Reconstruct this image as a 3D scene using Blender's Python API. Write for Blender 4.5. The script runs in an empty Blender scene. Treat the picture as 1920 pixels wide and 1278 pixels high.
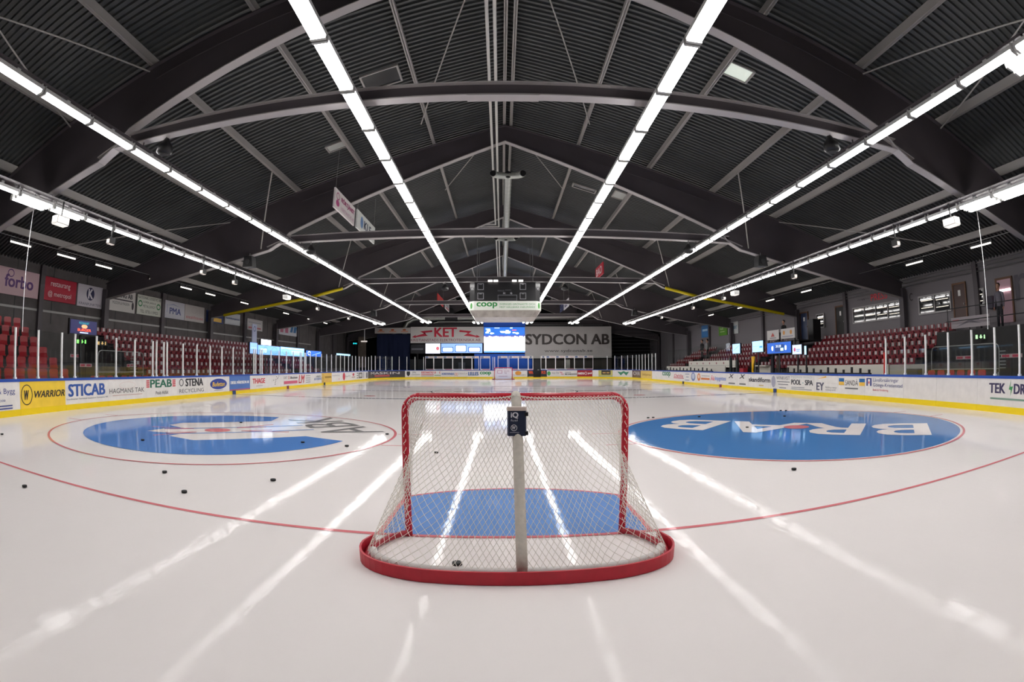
import bpy, math, random
from mathutils import Vector, Matrix
random.seed(4)
PI = math.pi
sc = bpy.context.scene
COL = sc.collection

# ------------------------------------------------------------------ camera, world, exposure
cam_d = bpy.data.cameras.new('camera')
cam_d.type = 'PANO'                      # the photograph was taken with a diagonal fisheye
cam_d.sensor_fit = 'HORIZONTAL'
cam_d.sensor_width = 36.0
cam_d.clip_start, cam_d.clip_end = 0.05, 300
cam_d.panorama_type = 'FISHEYE_EQUISOLID'
cam_d.fisheye_lens = 18.135
cam_d.fisheye_fov = math.radians(200)
cam = bpy.data.objects.new('camera', cam_d)
COL.objects.link(cam)
def _cam_matrix(loc, p, w, r):
    f = Vector((math.sin(w)*math.cos(p), math.cos(w)*math.cos(p), math.sin(p)))
    rt = Vector((math.cos(w), -math.sin(w), 0)); up = rt.cross(f)
    c, s = math.cos(r), math.sin(r)
    R_, U_ = c*rt+s*up, -s*rt+c*up
    m = Matrix((R_, U_, -f)).transposed().to_4x4(); m.translation = loc
    return m
cam.matrix_world = _cam_matrix(Vector((-.1116, -4.3412, 1.517)), .0467, .019, -.0035)
sc.camera = cam
w = bpy.data.worlds.new('world'); sc.world = w; w.use_nodes = True
w.node_tree.nodes['Background'].inputs[0].default_value = (.5, .55, .65, 1)
w.node_tree.nodes['Background'].inputs[1].default_value = .02
sc.view_settings.view_transform = 'Standard'
sc.view_settings.look = 'None'
sc.view_settings.gamma = 1
sc.view_settings.use_curve_mapping = False
sc.view_settings.exposure = 0.0
TUBE = 25.5                              # radiance of the fluorescent diffusers
sc.render.engine = 'CYCLES'
sc.cycles.max_bounces = 8
sc.cycles.transparent_max_bounces = 16
sc.cycles.sample_clamp_indirect = 6

# ------------------------------------------------------------------ materials
def lin(c):
    if isinstance(c, str):
        c = [int(c[i:i+2], 16)/255 for i in (0, 2, 4)]
    return tuple(x/12.92 if x <= .04045 else ((x+.055)/1.055)**2.4 for x in c)+(1.0,)
MATS = {}
def mat(name, col, rough=.6, metal=0.0, emit=0.0, noise=0.0, nscale=3.0, bump=0.0, spec=.5):
    key = name
    if key in MATS: return MATS[key]
    m = bpy.data.materials.new(name); m.use_nodes = True
    nt = m.node_tree; b = nt.nodes['Principled BSDF']
    c = lin(col)
    b.inputs['Base Color'].default_value = c
    b.inputs['Roughness'].default_value = rough
    b.inputs['Metallic'].default_value = metal
    b.inputs['Specular IOR Level'].default_value = spec
    if emit:
        b.inputs['Emission Color'].default_value = c
        b.inputs['Emission Strength'].default_value = emit
    if noise or bump:
        tc = nt.nodes.new('ShaderNodeTexCoord'); n = nt.nodes.new('ShaderNodeTexNoise')
        n.inputs['Scale'].default_value = nscale; n.inputs['Detail'].default_value = 5
        nt.links.new(tc.outputs['Object'], n.inputs['Vector'])
        if noise:
            r = nt.nodes.new('ShaderNodeValToRGB')
            r.color_ramp.elements[0].color = tuple(x*(1-noise) for x in c[:3])+(1,)
            r.color_ramp.elements[1].color = tuple(min(1, x*(1+noise)) for x in c[:3])+(1,)
            r.color_ramp.elements[0].position, r.color_ramp.elements[1].position = .3, .7
            nt.links.new(n.outputs['Fac'], r.inputs['Fac'])
            nt.links.new(r.outputs['Color'], b.inputs['Base Color'])
        if bump:
            bp = nt.nodes.new('ShaderNodeBump'); bp.inputs['Strength'].default_value = bump
            bp.inputs['Distance'].default_value = .02
            nt.links.new(n.outputs['Fac'], bp.inputs['Height'])
            nt.links.new(bp.outputs['Normal'], b.inputs['Normal'])
    MATS[key] = m
    return m
def ice_mat(name, col, var=.03):
    """wet rink ice: one paint colour under a clear glossy film, brushed by the resurfacer"""
    if name in MATS: return MATS[name]
    m = bpy.data.materials.new(name); m.use_nodes = True
    nt = m.node_tree; b = nt.nodes['Principled BSDF']; c = lin(col)
    tc = nt.nodes.new('ShaderNodeTexCoord')
    n = nt.nodes.new('ShaderNodeTexNoise'); n.inputs['Scale'].default_value = .7; n.inputs['Detail'].default_value = 6
    nt.links.new(tc.outputs['Object'], n.inputs['Vector'])
    r = nt.nodes.new('ShaderNodeValToRGB')
    r.color_ramp.elements[0].color = tuple(x*(1-var) for x in c[:3])+(1,)
    r.color_ramp.elements[1].color = tuple(min(1, x*(1+var)) for x in c[:3])+(1,)
    nt.links.new(n.outputs['Fac'], r.inputs['Fac']); nt.links.new(r.outputs['Color'], b.inputs['Base Color'])
    b.inputs['Roughness'].default_value = .07
    b.inputs['IOR'].default_value = 1.31
    b.inputs['Specular IOR Level'].default_value = .04
    mp = nt.nodes.new('ShaderNodeMapping'); mp.inputs['Scale'].default_value = (9, 3.0, 9)
    nt.links.new(tc.outputs['Object'], mp.inputs['Vector'])
    n2 = nt.nodes.new('ShaderNodeTexNoise'); n2.inputs['Scale'].default_value = 1.6; n2.inputs['Detail'].default_value = 6
    nt.links.new(mp.outputs['Vector'], n2.inputs['Vector'])
    bp = nt.nodes.new('ShaderNodeBump'); bp.inputs['Strength'].default_value = .045; bp.inputs['Distance'].default_value = .02
    nt.links.new(n2.outputs['Fac'], bp.inputs['Height']); nt.links.new(bp.outputs['Normal'], b.inputs['Normal'])
    mr = nt.nodes.new('ShaderNodeMapRange')
    mr.inputs['From Min'].default_value = .35; mr.inputs['From Max'].default_value = .65
    mr.inputs['To Min'].default_value = .02; mr.inputs['To Max'].default_value = .06
    nt.links.new(n2.outputs['Fac'], mr.inputs['Value']); nt.links.new(mr.outputs['Result'], b.inputs['Roughness'])
    MATS[name] = m
    return m
def glass_mat():
    if 'rink_glass' in MATS: return MATS['rink_glass']
    m = bpy.data.materials.new('rink_glass'); m.use_nodes = True
    nt = m.node_tree; nt.nodes.clear()
    out = nt.nodes.new('ShaderNodeOutputMaterial'); mix = nt.nodes.new('ShaderNodeMixShader')
    tr = nt.nodes.new('ShaderNodeBsdfTransparent'); gl = nt.nodes.new('ShaderNodeBsdfGlossy')
    tr.inputs['Color'].default_value = (.93, .95, .94, 1); gl.inputs['Roughness'].default_value = .03
    fr = nt.nodes.new('ShaderNodeFresnel'); fr.inputs['IOR'].default_value = 1.45
    mu = nt.nodes.new('ShaderNodeMath'); mu.operation = 'MULTIPLY'; mu.inputs[1].default_value = .08
    nt.links.new(fr.outputs[0], mu.inputs[0]); nt.links.new(mu.outputs[0], mix.inputs[0])
    nt.links.new(tr.outputs[0], mix.inputs[1]); nt.links.new(gl.outputs[0], mix.inputs[2])
    nt.links.new(mix.outputs[0], out.inputs['Surface'])
    MATS['rink_glass'] = m
    return m
def corr_mat(): return mat('roof_sheet', '454747', .45, 0, 0, .12, .6)
M_WHITE = mat('white_plastic', 'e4e1de', .4)
M_POST = mat('white_aluminium', 'fcfcfb', .5)
M_YEL = mat('kick_yellow', 'f2d400', .4)
M_BLUE = mat('cap_blue', '1c4aa8', .35)
M_BLACK = mat('black_paint', '111113', .5)
M_DARK = mat('dark_grey', '2a2a2c', .6)
M_STEEL = mat('grey_steel', '8d8d8d', .4, .6)
M_WEB = mat('frame_web_paint', '4c464a', .55, 0, 0, .08, .8)
M_FLANGE = mat('frame_flange_paint', 'a7a2a2', .55)
M_PURLIN = mat('purlin_paint', 'a09c98', .55)
M_RED = mat('goal_red', 'c4122e', .35)
def ink(c):
    return mat('ink_'+c, c, .5)
def glow(c, s):
    return mat('glow_%s_%g' % (c, s), c, .5, 0, s)

# ------------------------------------------------------------------ geometry helpers
INV = {}
HOST = {}                                # the face part of a thing that carries its printing
HOSTS = ('board_panel', 'board', 'cloth', 'picture', 'bright_picture', 'stage_picture', 'display_cabinet', 'sponsor_band', 'body', 'panel', 'plate', 'housing', 'net_cover')
class MB:
    """collects faces and links them as one mesh"""
    def __init__(s): s.v = []; s.f = []; s.mi = []
    def face(s, pts, m=0):
        i = len(s.v); s.v += [tuple(p) for p in pts]; s.f.append(tuple(range(i, i+len(pts)))); s.mi.append(m)
    def box(s, lo, hi, m=0, F=None):
        x0, y0, z0 = lo; x1, y1, z1 = hi
        P = [(x0,y0,z0),(x1,y0,z0),(x1,y1,z0),(x0,y1,z0),(x0,y0,z1),(x1,y0,z1),(x1,y1,z1),(x0,y1,z1)]
        if F: P = [F(*p) for p in P]
        i = len(s.v); s.v += [tuple(p) for p in P]
        for q in ((0,3,2,1),(4,5,6,7),(0,1,5,4),(1,2,6,5),(2,3,7,6),(3,0,4,7)):
            s.f.append(tuple(i+k for k in q)); s.mi.append(m)
        return s
    def bar(s, a, b, wd, ht, m=0):
        """rectangular bar from a to b, width horizontally, height upright"""
        a, b = Vector(a), Vector(b); d = (b-a).normalized()
        u = d.cross(Vector((0, 0, 1)))
        u = Vector((1, 0, 0)) if u.length < 1e-5 else u.normalized()
        v = u.cross(d)
        i = len(s.v)
        for p in (a, b):
            for su, sv in ((-1,-1),(1,-1),(1,1),(-1,1)):
                s.v.append(tuple(p+u*su*wd/2+v*sv*ht/2))
        for q in ((0,1,2,3),(7,6,5,4),(0,4,5,1),(1,5,6,2),(2,6,7,3),(3,7,4,0)):
            s.f.append(tuple(i+k for k in q)); s.mi.append(m)
        return s
    def tube(s, pts, r, n=8, m=0, closed=False, cap=True):
        pts = [Vector(p) for p in pts]; N = len(pts); rings = []
        ref = None
        for k, p in enumerate(pts):
            if closed: d = pts[(k+1) % N]-pts[k-1]
            else: d = pts[min(k+1, N-1)]-pts[max(k-1, 0)]
            d.normalize()
            if ref is None:
                ref = d.cross(Vector((0, 0, 1)))
                if ref.length < 1e-3: ref = Vector((1, 0, 0))
            u = (ref-d*ref.dot(d)).normalized(); ref = u; v = d.cross(u)
            rr = r[k] if isinstance(r, (list, tuple)) else r
            i = len(s.v); rings.append(i)
            for j in range(n):
                a = 2*PI*j/n
                s.v.append(tuple(p+u*rr*math.cos(a)+v*rr*math.sin(a)))
        for k in range(N if closed else N-1):
            a, b = rings[k], rings[(k+1) % N]
            for j in range(n):
                s.f.append((a+j, a+(j+1) % n, b+(j+1) % n, b+j)); s.mi.append(m)
        if cap and not closed:
            s.f.append(tuple(rings[0]+j for j in reversed(range(n)))); s.mi.append(m)
            s.f.append(tuple(rings[-1]+j for j in range(n))); s.mi.append(m)
        return s
    def cyl(s, a, b, r, n=16, m=0): return s.tube([a, b], r, n, m)
    def prism(s, poly, F, m=0):
        """poly: 2-D outline; F(x, y, side) side 0/1 gives the point"""
        A = [F(x, y, 0) for x, y in poly]; B = [F(x, y, 1) for x, y in poly]; n = len(poly)
        s.face(A[::-1], m); s.face(B, m)
        for k in range(n): s.face([A[k], A[(k+1) % n], B[(k+1) % n], B[k]], m)
        return s
    def lathe(s, prof, c=(0,0,0), n=20, m=0):
        i = len(s.v)
        for r, z in prof:
            for j in range(n):
                a = 2*PI*j/n; s.v.append((c[0]+r*math.cos(a), c[1]+r*math.sin(a), c[2]+z))
        for k in range(len(prof)-1):
            for j in range(n):
                s.f.append((i+k*n+j, i+k*n+(j+1) % n, i+(k+1)*n+(j+1) % n, i+(k+1)*n+j)); s.mi.append(m)
        s.f.append(tuple(i+j for j in reversed(range(n)))); s.mi.append(m)
        k = (len(prof)-1)*n
        s.f.append(tuple(i+k+j for j in range(n))); s.mi.append(m)
        return s
    def sphere(s, c, r, n=12, m=0, sx=1, sy=1, sz=1):
        i = len(s.v); R = n//2
        for k in range(R+1):
            t = PI*k/R
            for j in range(n):
                a = 2*PI*j/n
                s.v.append((c[0]+sx*r*math.sin(t)*math.cos(a), c[1]+sy*r*math.sin(t)*math.sin(a), c[2]+sz*r*math.cos(t)))
        for k in range(R):
            for j in range(n):
                s.f.append((i+k*n+j, i+(k+1)*n+j, i+(k+1)*n+(j+1) % n, i+k*n+(j+1) % n)); s.mi.append(m)
        return s
    def build(s, name, mats, parent=None, world=True, smooth=False, base=None):
        me = bpy.data.meshes.new(name)
        V = s.v
        if base is not None:
            bx_, by_, bz_ = base; V = [(a-bx_, b-by_, c-bz_) for a, b, c in V]
        if parent is not None and world:
            im = INV.get(parent.name)
            if im is not None: V = [tuple(im @ Vector(p)) for p in V]
        me.from_pydata(V, [], s.f)
        for m in (mats if isinstance(mats, (list, tuple)) else [mats]): me.materials.append(m)
        me.polygons.foreach_set('material_index', s.mi)
        if smooth: me.polygons.foreach_set('use_smooth', [True]*len(me.polygons))
        me.update()
        o = bpy.data.objects.new(name, me); COL.objects.link(o)
        if base is not None: o.location = base
        if parent is not None:
            o.parent = parent
            if parent.name in INV and base is None: INV[o.name] = INV[parent.name]
            if name in HOSTS: HOST[parent.name] = o
        return o
def tag(o, label=None, cat=None, group=None, kind=None):
    if label: o['label'] = label
    if cat: o['category'] = cat
    if group: o['group'] = group
    if kind: o['kind'] = kind
    return o
def thing(name, label, cat, loc=(0,0,0), rz=0, group=None, kind=None):
    o = bpy.data.objects.new(name, None); COL.objects.link(o)
    o.empty_display_size = .2
    o.location = loc; o.rotation_euler = (0, 0, rz)
    INV[o.name] = (Matrix.Translation(loc) @ Matrix.Rotation(rz, 4, 'Z')).inverted()
    return tag(o, label, cat, group, kind)
KIDS = {}
def dup(src, loc, rz=None, label=None, group=None):
    r = src.copy(); COL.objects.link(r); r.location = loc
    if rz is not None: r.rotation_euler = (0, 0, rz)
    if label: r['label'] = label
    if group: r['group'] = group
    if src.name not in KIDS: KIDS[src.name] = [(c, list(c.children)) for c in src.children]
    for c, gs in KIDS[src.name]:
        k = c.copy(); COL.objects.link(k); k.parent = r
        for g in gs:
            d = g.copy(); COL.objects.link(d); d.parent = k
    return r

FONTC = {}
def glyphs(txt, bold=0.0, space=1.0, shear=0.0):
    key = (txt, bold, space, shear)
    if key not in FONTC:
        c = bpy.data.curves.new('t', 'FONT'); c.body = txt; c.offset = bold; c.space_character = space; c.shear = shear
        c.resolution_u = 3; c.space_line = .95
        o = bpy.data.objects.new('t', c); m = bpy.data.meshes.new_from_object(o)
        V = [(v.co.x, v.co.y) for v in m.vertices]; Fs = [tuple(p.vertices) for p in m.polygons]
        bpy.data.objects.remove(o); bpy.data.curves.remove(c); bpy.data.meshes.remove(m)
        xs = [a for a, _ in V]; ys = [b for _, b in V]
        x0, x1, y0, y1 = min(xs), max(xs), min(ys), max(ys)
        FONTC[key] = ([((a-x0)/(x1-x0), (b-y0)/(y1-y0)) for a, b in V], Fs, (x1-x0)/(y1-y0))
    return FONTC[key]
def put_text(mb, txt, F, x0, x1, y0, y1, bold=0.0, m=0, space=1.0, shear=0.0, lift=.006):
    """letters stretched into the box x0..x1, y0..y1; F(x, y, lift) gives the point on the surface"""
    V, Fs, _ = glyphs(txt, 0.0, space, shear)
    h = abs(y1-y0)/(1+txt.count('\n')*1.2); b = max(0, bold)*h*.9
    sx = 1 if x1 > x0 else -1
    for n, (dx, dy) in enumerate(((0, 0),) if b == 0 else ((0, 0), (-1, -.5), (1, -.5), (-1, .5), (1, .5))):
        i = len(mb.v)
        for u, v in V: mb.v.append(tuple(F(x0+sx*b+(x1-x0-2*sx*b)*u+dx*b, y0+b*.5+(y1-y0-b)*v+dy*b, lift+n*.0006)))
        for f in Fs: mb.f.append(tuple(i+k for k in f)); mb.mi.append(m)
def ads(parent, F, items, host=None):
    """F(x, y, lift): x in metres along the panel, y upward"""
    by = {}
    for q, it in enumerate(items):
        k, colr = it[0], it[-1]; up = .003+.0007*min(q, 24)
        nm = 'lettering' if k in ('t', 'b', 'i') else 'logo'
        mb = by.setdefault((nm, colr), MB())
        if k in ('t', 'b', 'i'):
            put_text(mb, it[1], F, it[2], it[3], it[4], it[5], {'t': 0.0, 'b': .05, 'i': .03}[k], shear=.25 if k == 'i' else 0, lift=up+.0005)
        elif k == 'r':
            x0, x1, y0, y1 = it[1:5]; n = max(1, int(abs(x1-x0)/.4))
            for j in range(n):
                a, b = x0+(x1-x0)*j/n, x0+(x1-x0)*(j+1)/n
                mb.face([F(a, y0, up), F(b, y0, up), F(b, y1, up), F(a, y1, up)])
        elif k == 'e':
            cx, cy, rx, ry = it[1:5]
            mb.face([F(cx+rx*math.cos(2*PI*j/24), cy+ry*math.sin(2*PI*j/24), up) for j in range(24)])
        elif k == 'o':
            cx, cy, rx, ry, wd = it[1:6]
            for j in range(24):
                a, b = 2*PI*j/24, 2*PI*(j+1)/24
                mb.face([F(cx+(rx-wd)*math.cos(a), cy+(ry-wd)*math.sin(a), up), F(cx+rx*math.cos(a), cy+ry*math.sin(a), up),
                         F(cx+rx*math.cos(b), cy+ry*math.sin(b), up), F(cx+(rx-wd)*math.cos(b), cy+(ry-wd)*math.sin(b), up)])
        elif k == 'p':
            mb.face([F(a, b, up) for a, b in it[1]])
    for (nm, colr), mb in by.items():
        mt = ink(colr) if isinstance(colr, str) else glow(*colr)
        mb.build(nm, mt, host or HOST.get(parent.name, parent))

# ------------------------------------------------------------------ building shell
HX = 13.35                 # half width of the rink
YE = 54.6                  # far end boards
WX = 19.5                  # side walls
YB, YF = -9.0, 62.0        # hall ends
def roof_z(x): return 11.25-.30*abs(x)
def struct(o, label, cat): return tag(o, label, cat, kind='structure')

mb = MB(); mb.box((-WX-.3, YB, -.3), (WX+.3, YF, -.035))
struct(mb.build('floor', mat('concrete', '3c3a3a', .8, 0, 0, .2, 1.5)), 'dark concrete hall floor around the ice rink', 'floor')
# corrugated roof sheets: ribs run down the slope
mb = MB()
prof = []
y = YB
while y < YF:
    prof += [(y, 0), (y+.07, 0), (y+.09, .075), (y+.185, .075)]; y += .205
prof.append((y, 0))
for sgn in (-1, 1):
    i = len(mb.v)
    for (yy, dz) in prof:
        mb.v.append((0, yy, roof_z(0)+dz)); mb.v.append((sgn*(WX+.3), yy, roof_z(WX+.3)+dz))
    for k in range(len(prof)-1):
        q = (i+2*k, i+2*k+1, i+2*k+3, i+2*k+2)
        mb.f.append(q if sgn > 0 else q[::-1]); mb.mi.append(0)
struct(mb.build('ceiling', corr_mat()), 'dark grey corrugated steel roof over the whole rink', 'ceiling')
mb = MB(); mb.box((-WX-.3, YF, -.3), (WX+.3, YF+.2, 11.6))
struct(mb.build('wall_far', mat('far_wall', '1b1a1c', .8)), 'black end wall behind the far goal', 'wall')
mb = MB(); mb.box((-WX-.3, YB-.2, -.3), (WX+.3, YB, 11.6))
struct(mb.build('wall_near', mat('near_wall', '4a4648', .8)), 'grey end wall behind the near goal', 'wall')
M_WALLL = mat('concrete_panel', '575252', .85, 0, 0, .15, 2.0)
M_WALLR = mat('press_wall_paint', '777276', .7)
mb = MB(); mb.box((-WX-.25, YB, -.3), (-WX, YF, 5.6))
wl = mb.build('wall_left', M_WALLL); struct(wl, 'grey concrete panel wall hung with advertising signs', 'wall')
mb = MB(); mb.box((-WX, YB, 3.47), (-WX+.03, 45, 3.56)); mb.build('wall_rail', mat('rail_white', '9a9896', .5), wl)
mb = MB()
for k in range(30): mb.box((-WX, YB+.5+k*2.4, 3.0), (-WX+.015, YB+.53+k*2.4, 5.5))
mb.build('panel_joint', M_DARK, wl)
mb = MB(); mb.box((WX, YB, -.3), (WX+.25, YF, 5.6))
wr = mb.build('wall_right', M_WALLR); struct(wr, 'light grey wall of the press room and gallery', 'wall')
mb = MB()
for z in (4.98, 5.15, 5.32): mb.tube([(WX-.12, YB, z), (WX-.12, 44, z)], .022, 6)
mb.build('wall_pipe', M_STEEL, wr)

# steel portal frames
FY = [-6.7, 3.95, 14.4, 25.1, 35.9, 46.6, 57.2]
FRL = ['behind the near goal', 'above the near face-off circles', 'carrying the silver duct outlet', 'above the scoreboard cube',
       'beyond the scoreboard cube', 'nearest the far goal', 'against the far end wall']
LOW = [(0, 10.22), (4.4, 8.42), (8.6, 6.72), (8.95, 6.36), (9.5, 6.06), (12, 5.52), (15, 4.98), (19.2, 4.42)]
for fi, fy in enumerate(FY):
    t = thing('roof_beam', 'grey steel roof frame with tie beam '+FRL[fi], 'beam', (0, fy, 0), kind='structure')
    for sgn in (-1, 1):
        up = [(0, 10.92), (19.2, 10.92-.30*19.2)]
        m = MB(); poly = [(sgn*x, z) for x, z in LOW]+[(sgn*x, z) for x, z in reversed(up)]
        m.prism(poly, lambda x, z, s_: (x, fy-.02+.04*s_, z))
        m.bar((sgn*8.2, fy-.035, 8.05), (sgn*3.2, fy-.035, 9.5), .03, .05)       # stiffener along the web
        m.build('rafter_web', M_WEB, t)
        m = MB()
        for a, b in zip(LOW[:-1], LOW[1:]): m.bar((sgn*a[0], fy, a[1]), (sgn*b[0], fy, b[1]), .27, .03)
        m.build('lower_flange', M_FLANGE, t)
        m = MB(); m.bar((0, fy, 10.93), (sgn*19.2, fy, 10.93-.30*19.2), .27, .03); m.build('upper_flange', M_WEB, t)
        m = MB(); m.box((sgn*19.2-.13, fy-.17, 0), (sgn*19.2+.13, fy+.17, 4.9)); m.build('column', M_WEB, t)
        m = MB(); m.bar((sgn*8.55, fy, 6.55), (sgn*9.6, fy, 6.2), .22, .03); m.build('knee_plate', M_FLANGE, t)
    m = MB(); m.box((-9.0, fy-.02, 6.32), (9.0, fy+.02, 6.58)); m.build('tie_web', M_WEB, t)
    m = MB(); m.box((-9.0, fy-.12, 6.30), (9.0, fy+.12, 6.325)); m.box((-9.0, fy-.12, 6.575), (9.0, fy+.12, 6.60))
    m.box((-.75, fy-.13, 6.285), (.55, fy+.13, 6.30)); m.build('tie_flange', M_FLANGE, t)
    if fi == 3:
        for sgn in (-1, 1):
            m = MB(); m.tube([(sgn*9.6, fy-.2, 6.02), (sgn*12, fy-.2, 5.48), (sgn*18, fy-.2, 4.58)], .09, 10)
            m.build('yellow_sleeve', mat('yellow_cover', 'c9b400', .5), t)
for x in (-17.2, -14.2, -11.3, -8.45, -5.68, -2.8, -.12, .12, 2.9, 5.78, 8.5, 11.4, 14.3, 17.2):
    if abs(x) < 1: x = x*1.1+.1
    z = roof_z(x)-.27
    m = MB()
    m.box((x-.055, YB, z), (x+.055, YF, z+.02)); m.box((x-.01, YB, z), (x+.01, YF, z+.26))
    nm = {0: 'ridge'}.get(int(abs(x)), 'side')
    o = m.build('trim_purlin', M_PURLIN)
    struct(o, 'grey steel purlin running under the roof sheets', 'purlin'); o['group'] = 'roof purlins'
# wall posts between the frames
for sgn, nm in ((-1, 'concrete sign wall'), (1, 'press room wall')):
    for y in (-1.4, 9.88 if sgn < 0 else 9.3, 19.75, 30.4, 41.2, 52):
        m = MB(); m.box((sgn*19.4-.09, y-.14, 0), (sgn*19.4+.09, y+.14, 5.4))
        o = m.build('wall_post', M_WEB); struct(o, 'dark steel post standing against the '+nm, 'post'); o['group'] = 'posts on the '+nm
# wind bracing
for sgn, nm in ((-1, 'sign wall'), (1, 'press room')):
    m = MB()
    for a, b in (((sgn*2.8, 5.0), (sgn*.6, 9.7)), ((sgn*8.5, 4.2), (sgn*14.0, 7.2)), ((sgn*14.0, 4.1), (sgn*8.5, 7.6))):
        pass
    def rz(x): return roof_z(x)-.35
    for y0, x0, y1, x1 in ((4.1, 8.5, -6, 11.4), (-6, 8.5, 4.0, 11.4), (4.1, .5, 12.2, 3.0), (14.6, .5, 19.6, 2.9), (14.6, 11.4, 9.0, 17.2)):
        m.tube([(sgn*x0, y0, rz(x0)), (sgn*x1, y1, rz(x1))], .022, 6)
    tag(m.build('wind_brace', M_PURLIN), 'thin diagonal bracing rods under the roof on the %s side' % nm, 'bracing', kind='structure')
# short diagonal struts from purlin to frame
for sgn, nm in ((-1, 'sign wall'), (1, 'press room')):
    for y, far in ((14.4, 'duct outlet frame'), (25.1, 'scoreboard frame'), (35.9, 'frame beyond the scoreboard'), (46.6, 'last frame before the far goal')):
        m = MB(); m.tube([(sgn*8.45, y-2.6, 8.4), (sgn*9.9, y-.05, 6.15)], .028, 6)
        tag(m.build('roof_strut', M_PURLIN), 'slanting steel strut down to the %s on the %s side' % (far, nm), 'strut', kind='structure')

# skylights, smoke hatches
def hatch(x0, x1, y0, y1, label, m_in, name='roof_hatch'):
    t = thing(name, label, 'hatch', ((x0+x1)/2, (y0+y1)/2, roof_z((x0+x1)/2)-.02))
    F = lambda x, y, z: (x, y, roof_z(x)-.02-z)
    m = MB(); m.box((x0, y0, 0), (x1, y1, .012), F=F); m.build('pane', m_in, t)
    m = MB(); e = .05
    for a, b, c, d in ((x0-e, x1+e, y0-e, y0), (x0-e, x1+e, y1, y1+e), (x0-e, x0, y0, y1), (x1, x1+e, y0, y1)):
        m.box((a, c, -.02), (b, d, .05), F=F)
    m.build('frame', M_PURLIN, t)
hatch(5.95, 6.6, 6.35, 6.95, 'pale translucent roof hatch on the press room side', glow('c8d0c4', .75))
hatch(-4.3, -3.25, 8.55, 9.4, 'dark glazed smoke hatch with grid on the sign wall side', mat('dark_pane', '1c1f22', .2))
hatch(-6.45, -5.75, 12.05, 12.5, 'small light grey hatch near the duct outlet frame', mat('hatch_grey', 'a5a8a4', .5))
hatch(3.35, 4.4, 19.1, 19.5, 'dark long hatch between duct frame and scoreboard frame', mat('dark_pane', '1c1f22', .2))
hatch(5.25, 5.75, 18.3, 19.2, 'small pale hatch beyond the dark long hatch', mat('hatch_grey', 'a5a8a4', .5))

# ------------------------------------------------------------------ the ice and its markings
def bx(y):
    return HX-(.0125*(11-y)**2 if y < 11 else 0)
RC = 8.4
def board_path():
    P = []
    P += [(-2.0, -4.12), (-6.5, -4.0), (-9.3, -3.0), (-10.4, -1.6)]
    y = -.6
    while y < YE-RC: P.append((-bx(y), y)); y += .9
    for k in range(0, 91):
        a = PI-k*PI/2/90; P.append((-HX+RC+RC*math.cos(a), YE-RC+RC*math.sin(a)))
    x = -HX+RC+1
    while x < HX-RC: P.append((x, YE)); x += 1
    for k in range(0, 91):
        a = PI/2-k*PI/2/90; P.append((HX-RC+RC*math.cos(a), YE-RC+RC*math.sin(a)))
    y = YE-RC-.9
    while y > -1: P.append((bx(y), y)); y -= .9
    P += [(10.4, -1.6), (9.3, -3.0), (6.5, -4.0), (2.0, -4.12)]
    return P
PATH = [Vector((a, b, 0)) for a, b in board_path()]
SL = [0.0]
for a, b in zip(PATH[:-1], PATH[1:]): SL.append(SL[-1]+(b-a).length)
def at(s):
    s = max(0, min(s, SL[-1]-1e-6)); lo, hi = 0, len(SL)-1
    while hi-lo > 1:
        mid = (lo+hi)//2
        if SL[mid] <= s: lo = mid
        else: hi = mid
    t = (s-SL[lo])/(SL[lo+1]-SL[lo]); p = PATH[lo].lerp(PATH[lo+1], t)
    def tang(i): return (PATH[min(i+1, len(PATH)-1)]-PATH[max(i-1, 0)]).normalized()
    d = tang(lo).lerp(tang(lo+1), t).normalized()
    return p, Vector((d.y, -d.x, 0))       # inward normal
def s_of(pred):
    for i in range(len(PATH)-1):
        r = pred(PATH[i], PATH[i+1])
        if r is not None: return SL[i]+r*(SL[i+1]-SL[i])
def sL(y): return s_of(lambda a, b: (y-a.y)/(b.y-a.y) if a.x < -1 and b.x < 0 and a.y <= y < b.y else None)
def sE(x): return s_of(lambda a, b: (x-a.x)/(b.x-a.x) if a.y > 30 and b.y > 30 and a.x <= x < b.x else None)
def sR(y): return s_of(lambda a, b: (a.y-y)/(a.y-b.y) if a.x > 1 and b.x > 0 and a.y >= y > b.y else None)

mb = MB()
outline = [(p.x, p.y) for p in PATH]
mb.face([(x*1.004, y, 0) for x, y in outline]); mb.face([(x*1.004, y, -.034) for x, y in reversed(outline)])
ICE = mb.build('floor_ice', ice_mat('ice_white', 'f3edeb', .025))
struct(ICE, 'glossy white rink ice with painted lines and circles', 'ice')
RED_I, BLUE_I, GREY_I, WHITE_I = ice_mat('ice_red', 'df8389'), ice_mat('ice_blue', '5b8bd0'), ice_mat('ice_grey', '8e8c8c'), ice_mat('ice_light', 'f3edeb', .02)
def ring(mb, c, r0, r1, z, a0=0, a1=2*PI, n=96):
    for k in range(n):
        a, b = a0+(a1-a0)*k/n, a0+(a1-a0)*(k+1)/n
        mb.face([(c[0]+r0*math.cos(a), c[1]+r0*math.sin(a), z), (c[0]+r1*math.cos(a), c[1]+r1*math.sin(a), z),
                 (c[0]+r1*math.cos(b), c[1]+r1*math.sin(b), z), (c[0]+r0*math.cos(b), c[1]+r0*math.sin(b), z)])
def disc(mb, c, r, z, n=64): mb.face([(c[0]+r*math.cos(2*PI*k/n), c[1]+r*math.sin(2*PI*k/n), z) for k in range(n)])
def rect(mb, x0, x1, y0, y1, z): mb.face([(x0, y0, z), (x1, y0, z), (x1, y1, z), (x0, y1, z)])
LY = 50.62                                                       # far goal line
m = MB(); rect(m, -bx(0), bx(0), -.032, .032, .003); m.build('goal_line', RED_I, ICE)
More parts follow.
